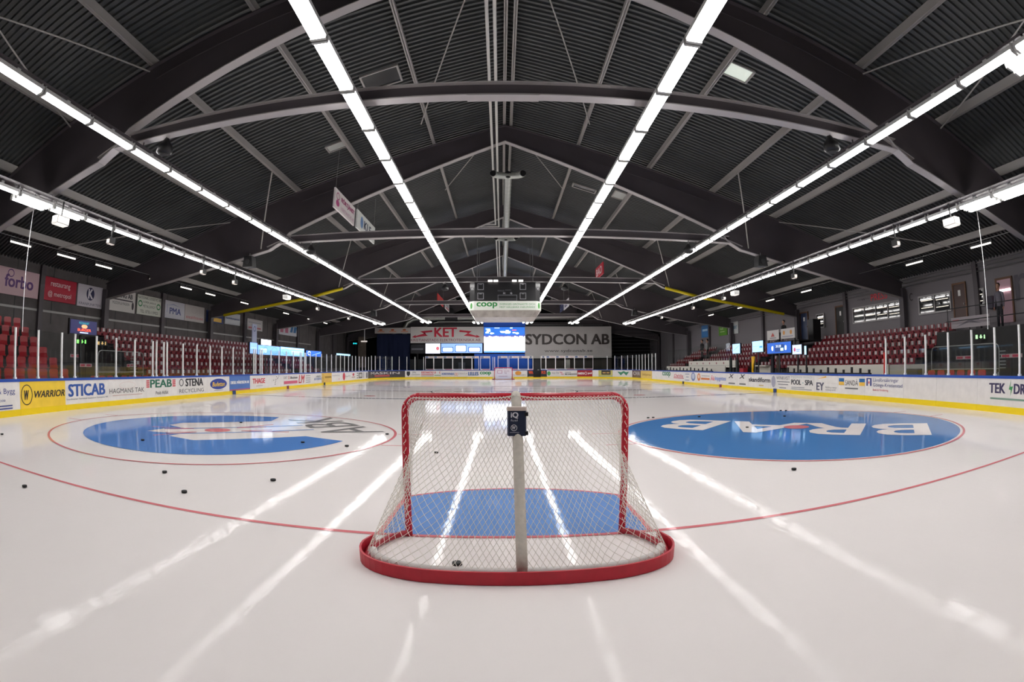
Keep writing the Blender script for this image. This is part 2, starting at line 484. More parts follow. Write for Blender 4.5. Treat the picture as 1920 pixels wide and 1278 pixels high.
m = MB(); rect(m, -HX+.6, HX-.6, LY-.025, LY+.025, .003); m.build('goal_line', RED_I, ICE)
for y in (18.38, LY-18.38):
    m = MB(); rect(m, -HX, HX, y-.14, y+.14, .003); m.build('blue_line', ice_mat('ice_line_blue', '6f7588'), ICE)
m = MB(); rect(m, -HX, HX, LY/2-.14, LY/2+.14, .003); m.build('centre_line', ice_mat('ice_line_red', 'b9949a'), ICE)
m = MB(); ring(m, (0, LY/2), 4.15, 4.23, .003); m.build('centre_circle', ice_mat('ice_line_blue', '6f7588'), ICE)
# goal creases: straight sides and a flat arc in front
def crease(y0, d):
    R = 1.83; xs = 1.22; a0 = math.acos(xs/R)
    arc = [(R*math.cos(a), R*math.sin(a)) for a in [a0+(PI-2*a0)*k/24 for k in range(25)]]
    pts = [(xs, 0)]+arc+[(-xs, 0)]
    m = MB(); m.face([(x, y0+d*y, .004) for x, y in pts]); m.build('goal_crease', ice_mat('ice_crease_blue', '7398d2'), ICE)
    m = MB()
    for a, b in zip(pts[:-1], pts[1:]):
        A, B = Vector((a[0], a[1], 0)), Vector((b[0], b[1], 0)); n_ = Vector((-(B-A).y, (B-A).x, 0)).normalized()*.025
        m.face([(A.x-n_.x, y0+d*(A.y-n_.y), .006), (B.x-n_.x, y0+d*(B.y-n_.y), .006), (B.x+n_.x, y0+d*(B.y+n_.y), .006), (A.x+n_.x, y0+d*(A.y+n_.y), .006)])
    rect(m, -xs, xs, y0-.025, y0+.025, .006)
    m.build('crease_outline', RED_I, ICE)
crease(0, 1); crease(LY, -1)
CX_, CY_, CR_ = 6.594, 5.914, 4.214
def hash_marks(m, c):
    for sx in (-1, 1):
        for dy in (-.8, .8):
            rect(m, *sorted((c[0]+sx*(CR_-.02), c[0]+sx*(CR_+.55))), c[1]+dy-.025, c[1]+dy+.025, .003)
for sx in (-1, 1):
    m = MB(); c = (sx*CX_, CY_); ring(m, c, CR_-.03, CR_+.03, .006); hash_marks(m, c)
    m.build('face_off_circle', RED_I, ICE)
    m = MB(); c = (sx*CX_, LY-CY_); ring(m, c, CR_-.025, CR_+.025, .003); m.build('face_off_circle', RED_I, ICE)
    m = MB(); disc(m, c, .3, .004, 24); m.build('face_off_spot', RED_I, ICE)
    for yy in (20.2, LY-20.2):
        m = MB(); disc(m, (sx*CX_, yy), .3, .004, 24); m.build('face_off_spot', RED_I, ICE)
# open blue ring emblem with three white bars in the circle on the sign wall side
c = (-CX_, CY_); R3 = 3.35
pts = [(c[0]+R3*math.cos(a), c[1]+R3*math.sin(a)) for a in [math.radians(48)+math.radians(264)*k/60 for k in range(61)]]
pts = [(c[0]+2.15, c[1]+1.55)]+pts+[(c[0]+2.15, c[1]-1.55)]
m = MB(); inner = [(c[0]-.75, c[1]-1.55), (c[0]-1.25, c[1]-.85), (c[0]-.95, c[1]-.55), (c[0]-1.75, c[1]-.05), (c[0]-1.25, c[1]+.45), (c[0]-.85, c[1]+.5), (c[0]-1.15, c[1]+1.1), (c[0]-.75, c[1]+1.55)]
outer = pts[1:-1]
# strip the C as quads between the outer arc and the inner notch
def along(poly, t):
    L = [0.0]
    for a, b in zip(poly[:-1], poly[1:]): L.append(L[-1]+math.dist(a, b))
    d = t*L[-1]
    for k in range(len(L)-1):
        if d <= L[k+1]+1e-9:
            u = (d-L[k])/(L[k+1]-L[k]); return (poly[k][0]+(poly[k+1][0]-poly[k][0])*u, poly[k][1]+(poly[k+1][1]-poly[k][1])*u)
    return poly[-1]
inn = [(c[0]+1.75, c[1]+1.55)]+inner[::-1]+[(c[0]+1.75, c[1]-1.55)]
for k in range(120):
    a, b = k/120, (k+1)/120
    o0, o1, i0, i1 = along(outer, a), along(outer, b), along(inn, a), along(inn, b)
    m.face([(*o0, .004), (*o1, .004), (*i1, .004), (*i0, .004)])
for dy in (-.52, .38): m.face([(c[0]-1.3, c[1]+dy-.05, .004), (c[0]+2.3, c[1]+dy-.03, .004), (c[0]+2.3, c[1]+dy+.05, .004), (c[0]-1.3, c[1]+dy+.05, .004)])
m.build('blue_emblem', BLUE_I, ICE)
m = MB(); disc(m, (c[0], c[1]-.05), .32, .005, 32)
for sx in (-1, 1):
    for sy in (-1, 1):
        m.bar((c[0]+sx*.55, c[1]+sy*.3, .004), (c[0]+sx*1.6, c[1]+sy*.75, .004), .05, .003)
        m.bar((c[0]+sx*.55, c[1]+sy*.3, .004), (c[0]+sx*1.3, c[1]+sy*.3, .004), .05, .003)
m.build('emblem_spot', RED_I, ICE)
m = MB()   # grey letters, read from the emblem's open end
F = lambda x, y, l: (c[0]+3.65-y, c[1]-1.65+x, l)
put_text(m, 'ABK', F, 0, 3.6, 0, 1.35)
m.build('grey_lettering', GREY_I, ICE)
_rot = Matrix.Translation((c[0], c[1], 0)) @ Matrix.Rotation(math.radians(40), 4, 'Z') @ Matrix.Translation((-c[0], -c[1], 0))
for o in ICE.children:
    if o.name.startswith(('blue_emblem', 'emblem_spot', 'grey_lettering')): o.data.transform(_rot)
# solid blue disc with white letters, upside down from here
c = (CX_, CY_)
m = MB(); disc(m, c, 4.12, .003, 96); m.build('blue_disc', ice_mat('ice_blue_disc', '4f83bf'), ICE)
m = MB(); F = lambda x, y, l: (9.55-.707*x-.707*y, 4.15+.707*x-.707*y, l)
put_text(m, 'BRAB', F, 0, 6.8, 0, 2.0, .03)
m.build('white_lettering', WHITE_I, ICE)
m = MB(); disc(m, c, .32, .010, 32); m.build('face_off_spot', RED_I, ICE)

# ------------------------------------------------------------------ rink boards, each advert panel a thing
BT = .96
def ZB(z): return z
def board(s0, s1, label, items=(), bg='e9e6e3', gate=False):
    """items use x 0..1 along the panel and z 0..1 up the advert field"""
    p, n = at((s0+s1)/2)
    t = thing('dasher_board', label, 'rink board', (p.x, p.y, 0))
    ns = max(1, int((s1-s0)/.45)); st = [s0+(s1-s0)*k/ns for k in range(ns+1)]
    def strip(mb, z0, z1, d0, d1):
        for a, b in zip(st[:-1], st[1:]):
            (p0, n0), (p1, n1) = at(a), at(b)
            def P(p, n, d, z): return (p.x+n.x*d, p.y+n.y*d, z)
            A = [P(p0, n0, d0, z0), P(p1, n1, d0, z0), P(p1, n1, d0, z1), P(p0, n0, d0, z1)]
            B = [P(p0, n0, d1, z0), P(p1, n1, d1, z0), P(p1, n1, d1, z1), P(p0, n0, d1, z1)]
            for q in ([A[0], A[1], A[2], A[3]], [B[1], B[0], B[3], B[2]], [A[3], A[2], B[2], B[3]], [A[1], A[0], B[0], B[1]]): mb.face(q)
            if a == st[0]: mb.face([A[0], A[3], B[3], B[0]])
            if b == st[-1]: mb.face([A[1], B[1], B[2], A[2]])
    g = .004
    s0 += g; s1 -= g; st[0] = s0; st[-1] = s1
    m = MB(); strip(m, .0, BT-.07, 0, -.1)
    m.build('board_panel', mat('board_'+bg, bg, .35, 0, 0, .05, 4), t)
    m = MB(); strip(m, .0, .17, .012, 0); m.build('kick_plate', M_YEL, t)
    m = MB(); strip(m, BT-.07, BT+.0, .02, -.16); m.build('cap_rail', M_BLUE, t)
    L = s1-s0
    def F(x, y, l):
        p, n = at(s0+x); d = l+.002
        return (p.x+n.x*d, p.y+n.y*d, .19+y*.69)
    sc_ = []
    for it in items:
        it = list(it); k = it[0]
        if k in ('t', 'b', 'i'): it[2] *= L; it[3] *= L
        elif k == 'r': it[1] *= L; it[2] *= L
        elif k == 'e': it[1] *= L
        elif k == 'o': it[1] *= L
        elif k == 'p': it[1] = [(a*L, b) for a, b in it[1]]
        sc_.append(it)
    if sc_: ads(t, F, sc_)
    return t
NAVY, BLK, GRN, RD, LB = '24365e', '222226', '2d8a4a', 'cf2033', '2f6fb5'
def small(x0, x1, z, c=BLK, h=.05): return ('r', x0, x1, z, z+h, c)
left = [
 (1.0, 3.1, 'white rink board at the very start of the sign wall side', [], 'e9e6e3'),
 (3.1, 4.22, 'white rink board with blue building firm lettering before the yellow one', [('t', '& Bygg', .1, .8, .52, .78, '3b4a8c'), ('t', '0200', .1, .4, .3, .38, '3b4a8c'), small(.1, .68, .12, '3b4a8c'), small(.1, .68, .02, '3b4a8c')], 'e9e6e3'),
 (4.22, 6.45, 'bright yellow rink board with black circled emblem', [('o', .14, .5, .28, .4, .035, BLK), ('i', 'W', .085, .185, .3, .68, BLK), ('i', 'WARRIOR', .3, .98, .36, .64, BLK)], 'f4cf3e'),
 (6.45, 8.84, 'white rink board with large blue serif name next to yellow board', [('b', 'STICAB', .06, .92, .3, .85, '2c55a5'), ('t', 'Scandinavian Technical Insulation Company AB', .02, .98, .14, .23, '55606e')], 'e9e6e3'),
 (8.84, 11.14, 'white rink board with thin black roofing name under faint arc', [('t', 'HAGMANS TAK', .02, .96, .32, .56, '33343a'), small(.1, .9, .2, 'c9a49e', .03), ('o', .5, .7, .5, .18, .02, 'e2cfcb')], 'e9e6e3'),
 (11.14, 13.35, 'white rink board with green name between red stripes', [('b', 'PEAB', .13, .82, .5, .95, '1f6b52'), ('t', 'Peab Asfalt', .3, .7, .12, .3, '333333')]+[('r', a, b, z, z+.07, 'd0404a') for a, b in ((.02, .11), (.84, .94)) for z in (.52, .63, .74, .85)], 'e9e6e3'),
 (13.35, 15.8, 'white rink board with bold black name and round recycling mark', [('b', 'STENA', .26, .86, .48, .95, BLK), ('t', 'RECYCLING', .06, .88, .1, .33, '55565a'), ('o', .13, .72, .17, .22, .05, '444448')], 'e9e6e3'),
 (15.8, 17.94, 'white rink board with yellow script in a blue oval', [('e', .5, .52, .8, .36, '2b3f95'), ('i', 'Budettan', .22, .78, .36, .66, 'f0c63a'), small(.3, .7, .08, '888888', .03)], 'e9e6e3'),
 (17.94, 20.2, 'cornflower blue rink board with white lettering', [('b', 'DIESEL MÅRDSSON AB', .05, .95, .45, .72, 'f2f2f4'), ('r', 0, 1, .0, .07, 'c2566a')], '4f78c0'),
 (20.2, 22.6, 'white rink board with bold red name after the blue one', [('b', 'THAGE', .12, .78, .38, .78, RD), small(.3, .65, .18, '999999', .03)], 'e9e6e3'),
 (22.6, 24.7, 'white rink board with a sprinkle of black dots', [('e', .4+.1*a, .2+.14*b, .05, .04, '333338') for a, b in ((0, 0), (.1, 1), (.4, 2), (.6, 3), (1.5, 3.4), (2, 4), (1, 4.6), (-1, 2.6), (2.6, 5))], 'e9e6e3'),
 (24.7, 27.0, 'white rink board with black script over a pink bar', [('t', 'DET', .02, .25, .62, .82, '555555'), ('o', .36, .72, .1, .15, .04, RD), ('i', 'Bleckman', .45, .98, .6, .82, '444444'), ('r', .02, .98, .16, .42, 'd8607c')], 'e9e6e3'),
 (27.0, 28.3, 'white rink board with big red slanting initials', [('i', 'LM', .1, .95, .14, .92, 'cf3038')], 'e9e6e3'),
 (28.3, 30.0, 'white rink board with four thin grey text lines', [small(.1, .6, z, '80868c', .06) for z in (.15, .35, .55, .78)], 'e9e6e3'),
 (30.0, 31.7, 'white rink board with grey word above blue words', [('b', 'HÄRLÖV', .3, .85, .6, .8, '70757a'), ('i', 'AUTOSERVICE', .02, .98, .32, .54, '4a6fae')], 'e9e6e3'),
 (31.7, 34.0, 'amber rink board with two rings far down the sign wall side', [('o', .1, .7, .2, .22, .04, 'b08a2e'), ('o', .1, .28, .2, .22, .04, 'b08a2e'), small(.3, .95, .45, 'a8832c', .2)], 'e8bf55'),
 (34.0, 36.5, 'white rink board with faint grey words and pink disc', [('t', 'marketing', .05, .8, .55, .78, 'a9a3a5'), ('e', .75, .25, .1, .12, 'd9a2a8')], 'e9e6e3'),
 (36.5, 39.1, 'white rink board with tall red oval and grey name', [('e', .28, .5, .35, .46, 'cf3f50'), ('t', 'ExpandTHJ', .42, .98, .36, .62, '9a989a')], 'e9e6e3'),
 (39.1, 41.0, 'white rink board with red star mark and small words', [('e', .5, .68, .3, .18, 'd0475a'), small(.2, .8, .3, 'b08088', .1)], 'e9e6e3'),
 (41.0, 43.2, 'white rink board with grey framed box', [('r', .35, .95, .12, .88, '6b6660'), ('r', .45, .85, .3, .7, 'c9c4bd'), small(.05, .28, .15, '777777', .12), small(.05, .28, .45, '777777', .12), small(.05, .28, .75, '777777', .12)], 'e9e6e3'),
 (43.2, 45.2, 'white rink board with grey upright marks at the curve', [('r', .1, .25, .1, .9, 'a9a5b0'), ('r', .6, .9, .1, .85, '77757c')], 'e9e6e3'),
]
for a, b, lab, items, bg in left: board(sL(a), sL(b), lab, items, bg)
sa = sL(45.2)
ends = [
 (sa, sE(-10.9), 'dark grey rink board in the far curve on the sign wall side', [('b', 'MASKIN', .15, .9, .5, .85, 'd8d4d2'), ('r', .3, .7, .15, .4, 'c05a5a')], '4a474a'),
 (sE(-10.9), sE(-9.3), 'white far end board with black shield mark', [('p', [(.1, .9), (.32, .9), (.32, .4), (.21, .1), (.1, .4)], BLK), ('t', '2FK', .45, .7, .6, .88, '444444'), small(.4, .95, .35, '666666', .06)], 'e9e6e3'),
 (sE(-9.3), sE(-7.9), 'white far end board covered in red slanting stripes', [('i', 'KRISTIANSTAD', .02, .98, .55, .9, 'd05060'), ('r', .02, .98, .3, .42, 'd05060'), small(.02, .98, .1, '777777', .06)], 'e9e6e3'),
 (sE(-7.9), sE(-7.1), 'small white far end board with red word over green bar', [('b', 'MAX', .1, .9, .5, .88, RD), ('r', .05, .95, .2, .3, '6a9a6a')], 'e9e6e3'),
 (sE(-7.1), sE(-5.6), 'white far end board with slanted blue outlined name', [('i', 'NORDSVENSKA', .03, .98, .3, .66, '4060a8')], 'e9e6e3'),
 (sE(-5.6), sE(-4.1), 'white far end board with orange arches and grey name', [('o', .08, .4, .1, .26, .04, 'd9805a'), ('o', .2, .4, .1, .26, .04, 'd9805a'), ('t', 'GARANTUM', .3, .98, .4, .66, 'a39b98')], 'e9e6e3'),
 (sE(-4.1), sE(-2.75), 'white far end board with bold dark blue name', [('b', 'LELLES', .06, .94, .22, .8, '1f5a96')], 'e9e6e3'),
 (sE(-2.75), sE(-1.15), 'white far end board with green rounded grocery name beside far goal', [('b', 'coop', .05, .85, .2, .84, '1f8a4c')], 'eceae8'),
 (sE(-1.15), sE(.95), 'plain white far end board behind the far goal', [], 'e9e6e3'),
 (sE(.95), sE(2.75), 'white far end board with orange half sun mark', [('e', .42, .6, .36, .34, 'e39a3a'), ('t', 'FLYINGEBO', .08, .92, .2, .36, '6a5a50')], 'e9e6e3'),
 (sE(2.75), sE(3.45), 'dark far end board with orange letters before the gate', [('b', 'WA', .2, .95, .45, .95, 'e0562c'), ('r', .2, 1, .02, .06, 'c9b0a0')], '303038'),
 (sE(4.29), sE(5.0), 'dark far end board with orange letters after the gate', [('b', 'RS', .1, .8, .45, .95, 'e0562c')], '303038'),
 (sE(5.0), sE(6.4), 'white far end board with green leaf disc and thin grey name', [('e', .16, .52, .2, .36, '4aa857'), ('t', 'HULTEN', .42, .98, .4, .75, '777777')], 'e9e6e3'),
 (sE(6.4), sE(7.0), 'narrow white far end board with pink script', [('i', 'Nya', .1, .6, .5, .8, 'd0607a'), ('i', 'tag', .3, .9, .25, .5, 'd0607a')], 'e9e6e3'),
 (sE(7.0), sE(8.4), 'white far end board with black car dealer name', [('b', 'BILVARUHUS', .03, .97, .25, .5, '3a3a40'), small(.05, .5, .62, '888888', .08)], 'e9e6e3'),
 (sE(8.4), sE(10.0), 'deep red far end board with white lettering and ring', [('b', 'metro', .04, .45, .3, .7, 'f0e8e8'), ('o', .56, .5, .16, .25, .06, 'f0e8e8'), ('b', 'pol', .7, .96, .3, .7, 'f0e8e8')], 'a3202e'),
 (sE(10.0), sE(10.6), 'narrow plain white board after the deep red one', [], 'e9e6e3'),
 (sE(10.6), sE(11.9), 'rink board with dark badge on yellow green stripes in the far curve', [('r', .2, .85, .3, .98, '3a3834'), small(.25, .8, .5, 'c8a05a', .2), ('r', 0, 1, .0, .1, '8fc0d8')], 'c9c06a'),
 (sE(11.9), sR(47.5), 'white rink board in the far curve with green winged mark', [('p', [(.2, .8), (.36, .2), (.5, .6), (.64, .2), (.8, .8), (.62, .7), (.5, .9), (.38, .7)], '3f8a66')], 'e9e6e3'),
 (sR(47.5), sR(44.5), 'brown rink board with pale crest in the far curve', [('b', 'OVA', .1, .9, .3, .85, 'd8d0cc')], '6b5148'),
 (sR(44.5), sR(40.6), 'amber rink board where the far curve meets the bench side', [('i', 'biltema', .15, .9, .35, .65, 'b08a4a')], 'e6c66e'),
]
for s0, s1, lab, items, bg in ends: board(s0, s1, lab, items, bg)
right = [
 (40.6, 37.9, 'plain white rink board before the tall green name', [], 'e9e6e3'),
 (37.9, 34.6, 'white rink board with tall green rounded name on bench side', [('b', 'coop', .12, .78, .3, .98, '2c7a55')], 'e9e6e3'),
 (34.6, 31.9, 'white rink board with red underlined script on bench side', [('i', 'Dahlia', .05, .85, .42, .75, 'c9405a'), ('r', .02, .9, .28, .36, 'c9405a')], 'e9e6e3'),
 (31.9, 29.6, 'white rink board with grey lines and blue round crest', [small(.02, .4, .75, '8a90a8', .08), small(.1, .35, .45, '8a90a8', .08), small(.02, .4, .12, '8a90a8', .08), ('e', .75, .55, .42, .44, '7a88b8'), ('e', .75, .6, .28, .28, 'c6cede')], 'e9e6e3'),
 (29.6, 27.0, 'white rink board with orange pawn mark and orange strip', [('e', .2, .55, .3, .38, 'd8793a'), ('e', .2, .6, .16, .2, 'f0d8c0'), small(.36, .95, .32, 'd8793a', .18), small(.4, .95, .66, '9a9a9a', .06)], 'e9e6e3'),
 (27.0, 24.45, 'white rink board with pink and blue outlined name', [('b', 'Åk', .02, .3, .3, .8, 'e08a98'), ('b', 'inpgetes', .3, .98, .24, .7, '8a9cd0')], 'e9e6e3'),
 (24.45, 22.9, 'white rink board with a single black cross mark after red line', [('i', 'X', .2, .7, .6, .95, BLK), small(.2, .8, .1, '777777', .12)], 'e9e6e3'),
 (22.9, 21.5, 'white rink board with a second black cross mark', [('i', 'X', .2, .75, .6, .95, BLK), small(.2, .8, .1, '777777', .12)], 'e9e6e3'),
 (21.5, 18.85, 'white rink board with lowercase dark furniture name', [('b', 'skandiform', .04, .98, .4, .75, '3c3a44'), small(.5, .7, .12, 'c8b07a', .08)], 'e9e6e3'),
 (18.85, 16.9, 'white rink board with grey scroll emblem and thin capitals', [('e', .14, .5, .22, .42, 'a4a4b4'), ('t', 'WINKVIST', .3, .98, .66, .9, '5a5a66'), small(.34, .98, .48, '8a8a92', .06), small(.4, .9, .3, '8a8a92', .06), small(.45, .8, .06, '8a8a92', .06)], 'e9e6e3'),
 (16.9, 14.75, 'white rink board with two line black swimming pool name', [('t', 'MJÖRN WAD', .04, .9, .76, .97, 'b9c2c4'), ('b', 'POOL', .04, .46, .36, .7, '3a3c44'), ('b', 'SPA', .62, .94, .36, .7, '3a3c44'), ('e', .54, .5, .04, .04, '6ab0b0'), small(.05, .6, .16, '8a8a92', .04), small(.05, .9, .05, '8a8a92', .04)], 'e9e6e3'),
 (14.75, 12.95, 'white rink board with grey initials under a golden beam', [('b', 'EY', .08, .42, .1, .58, '5d5c70'), ('p', [(.12, .78), (.5, .98), (.52, .9)], 'f0b429'), ('t', 'Building a better\nworking world', .48, .96, .08, .36, '888890')], 'e9e6e3'),
 (12.95, 11.1, 'white rink board with name between two blue and yellow flags', [('t', 'SANDÅ', .28, .76, .48, .86, '45454c'), ('r', .04, .24, .68, .88, '1d68a8'), ('r', .04, .24, .48, .68, 'f0c04a'), ('r', .8, 1.0, .68, .88, '1d68a8'), ('r', .8, 1.0, .48, .68, 'f0c04a'), small(.28, .76, .28, '66666a', .07)], 'e9e6e3'),
 (11.1, 8.75, 'white rink board with dark blue insurance name and square mark', [('r', .04, .18, .5, .92, '2f3a85'), ('r', .08, .14, .5, .86, 'e9e6e3'), ('r', .095, .125, .62, .74, RD), ('t', 'Länsförsäkringar', .22, .88, .68, .92, '3a4280'), ('t', 'Göinge-Kristianstad', .22, .98, .42, .66, '3a4280'), ('t', 'Bank & Försäkring', .22, .62, .22, .36, 'c9465a')], 'ece9e7'),
 (8.75, 6.9, 'blank white scuffed rink board next to the insurance board', [], 'e6e2df'),
 (6.9, 4.85, 'blank white scuffed rink board before the lightning bolt', [], 'e6e2df'),
 (4.85, 1.8, 'white rink board with dark name split by green lightning bolt', [('b', 'TEK', .18, .42, .46, .84, '3a3358'), ('p', [(.47, .62), (.5, 1.0), (.49, .72), (.53, .74), (.49, .36), (.5, .6)], '3f9a5a'), ('b', 'DREGIN', .54, .98, .46, .84, '3a3358'), small(.2, .9, .22, '7a9a8a', .07)], 'e6e2df'),
 (1.8, -.6, 'white rink board at the very start of the bench side', [], 'e6e2df'),
]
for a, b, lab, items, bg in right: board(sR(a), sR(b), lab, items, bg)
board(.02, sL(1.0), 'white rink boards of the near curve on the sign wall side')
board(sR(-.6), SL[-1]-.02, 'white rink boards of the near curve on the bench side')
# coloured line markers painted over the kick plate
for (nm, y, col_) in (('near blue line', 18.38, '1f3f78'), ('centre line', LY/2, '8a2a34'), ('far blue line', LY-18.38, '2c2c3c')):
    for sgn in (-1, 1):
        m = MB(); m.box((sgn*(bx(y)-.034), y-.16, .004), (sgn*(bx(y)-.0145), y+.16, .19))
        o = m.build('line_marker', ink(col_)); tag(o, '%s marker on the yellow kick plate, %s' % (nm, 'sign wall side' if sgn < 0 else 'bench side'), 'marker')

# ------------------------------------------------------------------ glass: posts and panes
def section(s0, s1, z1, group, label, last=False):
    """one length of rink glass: a clear pane with the white upright at its start (and at its end for the last one)"""
    (p0, n0), (p1, n1) = at(s0), at(s1); a, b = p0-n0*.07, p1-n1*.07
    t = thing('glass_section', label, 'rink glass', ((a.x+b.x)/2, (a.y+b.y)/2, BT), group=group)
    d = (b-a).normalized(); nn = (n0+n1).normalized()*.006
    A0, B0 = a+d*.05, b-d*.05
    A = [A0-nn, B0-nn, B0+nn, A0+nn]; m = MB()
    m.prism([(k, 0) for k in range(4)], lambda x, y, s_: (A[int(x)].x, A[int(x)].y, BT if s_ == 0 else z1-.02))
    m.build('pane', glass_mat(), t)
    for (q, n) in [(a, n0)]+([(b, n1)] if last else []):
        m = MB(); e = Vector((n.y, -n.x, 0)); wd = .05
        F = lambda x, y, z: tuple(Vector((q.x, q.y, z))+e*x+n*y)
        m.box((-wd/2, -.03, BT), (wd/2, .03, z1), F=F); m.box((-wd/2-.02, -.045, BT), (wd/2+.02, .045, BT+.05), F=F)
        m.build('post', M_POST, t)
def sections(S, z1, group, label):
    for k in range(len(S)-1): section(S[k], S[k+1], z1, group, label, k == len(S)-2)
GT = 2.30
LP = [1.95, 3.02, 4.08, 5.16, 6.34, 7.04, 8.23, 9.38, 10.53, 11.70, 11.95, 12.46, 12.70, 13.89, 15.02, 16.19, 17.3, 18.44, 19.6, 20.78, 21.02, 21.58, 21.82, 23.02, 24.17, 25.31, 26.44, 27.6, 27.86, 28.42, 28.66, 29.5, 30.65, 31.8, 33.0, 34.15, 35.3, 36.45, 37.6, 38.75, 39.9, 41.0, 42.2, 43.35, 44.5, 45.65]
sections([sL(y) for y in LP], GT, 'glass sections along the sign wall side', 'clear rink glass with white upright post on the boards of the sign wall side')
RP = [1.95, 3.02, 4.1, 5.18, 6.36, 7.56, 8.72, 9.86]
sections([sR(y) for y in RP][::-1], GT-.06, 'glass sections before the red pole', 'clear rink glass with white post on the bench side, between red pole and camera')
# far corners: posts every 1.1 m around the curve
s0, s1 = sL(46.3), sE(-11.9)
def run(s0, s1, pitch, grp, lp, lg, z1):
    n = max(1, round((s1-s0)/pitch)); S = [s0+(s1-s0)*k/n for k in range(n+1)]
    sections(S, z1, grp+' glass', lp)
run(sL(46.75), sE(-9.0), 1.1, 'far curve by the dark curtain', 'clear rink glass with white post in the far curve by the dark curtain', '', 2.45)
run(sE(11.4), sR(39.7), 1.1, 'far curve by the benches', 'clear rink glass with white post in the far curve by the player benches', '', 2.45)
# far end: framed panes with white top strips
EX = [-8.01, -6.92, -5.80, -4.70, -3.58, -2.85]
def framed(x0, x1, grp, lab, strip_items, low_col):
    y = YE+.07; zt = 2.55
    t = thing('glass_bay', lab, 'glass', ((x0+x1)/2, y, BT), group=grp)
    m = MB()
    for a, b in ((x0, x0+.05), (x1-.05, x1)): m.box((a, y-.03, BT), (b, y+.03, zt))
    m.build('frame', M_POST, t)
    m = MB(); m.box((x0+.05, y-.005, BT+.12), (x1-.05, y+.005, zt-.24)); m.build('pane', glass_mat(), t)
    m = MB(); m.box((x0, y-.035, zt-.24), (x1, y+.035, zt)); m.build('top_strip', M_WHITE, t)
    m = MB(); m.box((x0, y-.035, BT), (x1, y+.035, BT+.12)); m.build('bottom_strip', M_WHITE, t)
    F = lambda x, yy, l: (x0+x, y-.035-l, zt-.24+yy)
    L = x1-x0
    ads(t, F, [('e', .2*L, .12, .17, .09, '2a56a0'), ('t', 'ICA', .2*L-.1, .2*L+.1, .08, .16, 'e8e8ee'), ('i', 'Maxi', .45*L, .92*L, .07, .18, 'c8707a')] if strip_items else [('e', .5*L, .12, .13, .08, '5a6a90')])
    F2 = lambda x, yy, l: (x0+x, y-.035-l, BT+yy)
    ads(t, F2, [('r', .2*L, .95*L, .03, .09, low_col)])
bays = [(-9.0, -8.01), (-8.01, -6.92), (-6.92, -5.80), (-5.80, -4.70), (-4.70, -3.58), (-3.58, -2.78), (-2.62, -1.5), (-.62, .5), (.62, 1.72), (1.72, 2.86), (2.86, 3.42), (4.30, 4.88), (4.88, 6.0), (6.0, 7.1), (7.1, 8.2), (8.2, 9.3), (9.3, 10.4)]
for k, (a, b) in enumerate(bays):
    side = 'between dark curtain and far goal' if a < -1 else ('behind the far goal' if a < 2.5 else 'between far gate and bench side')
    full = (b-a) > .7
    lab = ('framed glass bay with white printed header strip ' if full else 'narrow framed glass bay with small round mark ')+side
    framed(a, b, ('framed bays ' if full else 'narrow bays ')+side, lab, full, ['d06080', '9aa0b8'][k % 2])
for x in (-1.18, -.98):
    m = MB(); m.box((x-.03, YE+.03, BT), (x+.03, YE+.1, 2.45))
    tag(m.build('glass_post', M_POST, base=(x, YE+.07, BT)), 'one of two thin white posts beside the far goal gap', 'post', 'pair of posts by the far goal')
m = MB(); m.box((10.4, YE+.03, BT), (11.4, YE+.04, 2.4))
tag(m.build('clear_screen', glass_mat(), base=(10.9, YE, BT)), 'clear unframed far end glass pane below the wrinkled banner corner', 'glass')
# open gate in the far boards: dark passage
t = thing('rink_gate', 'dark open player gate in the far end boards', 'gate', (3.87, YE+.3, 0))
m = MB(); m.box((3.47, YE+.5, 0), (4.27, YE+.56, 2.2)); m.build('gate_leaf', mat('gate_dark', '15181f', .5), t)
m = MB(); m.box((3.46, YE-.05, 0), (4.28, YE+.1, .12)); m.build('sill', M_YEL, t)
m = MB(); m.box((3.95, YE+.45, .9), (4.15, YE+.5, 1.0)); m.build('latch', M_STEEL, t)

# ------------------------------------------------------------------ goals
def ptoline(a, b, n): return [a.lerp(b, k/n) for k in range(n+1)]
def bez(P, t):
    Q = [Vector(p) for p in P]
    while len(Q) > 1: Q = [a.lerp(b, t) for a, b in zip(Q[:-1], Q[1:])]
    return Q[0]
PX = .945
def top_curve(u):
    """rope the rear netting hangs from, u 0..1 from one post to the other"""
    x = -1+2*u; s = abs(x)
    yy = -.13*(1-max(0, (s-.8)/.2)**2)
    zz = 1.25+.02*max(0, 1-s*6)-.012*math.sin(PI*s)
    if s > .9: zz -= .10*((s-.9)/.1)**2
    return Vector((PX*x*(1-.0*s), yy, zz))
def base_curve(u):
    x = -1+2*u; s = abs(x); sg = -1 if x < 0 else 1
    # from post foot flare out then round to the rear
    if s > .72:
        t = (1-s)/.28; p = bez([(PX, 0, .03), (1.13, -.15, .03), (1.2, -.5, .03)], t)
    elif s > .42:
        t = (.72-s)/.30; p = bez([(1.2, -.5, .03), (1.2, -.8, .03), (1.0, -.93, .03), (.66, -.985, .03)], t)
    else:
        p = Vector((.66*s/.42, -.985-.03*(1-(s/.42)**2), .03))
    return Vector((sg*p.x, p.y, p.z))
def net_point(u, v):
    """v 0 at the top edge, 1 at the base"""
    a, b = top_curve(u), base_curve(u)
    p = a.lerp(b, v)
    sag = .09*math.sin(PI*min(1, v*1.0))*(.55+.45*math.cos((2*u-1)*PI))*(v)
    p.y += sag*.9; p.z -= sag*.25
    s = abs(2*u-1)
    if s > .72: p.x *= 1-.05*math.sin(PI*v)
    return p
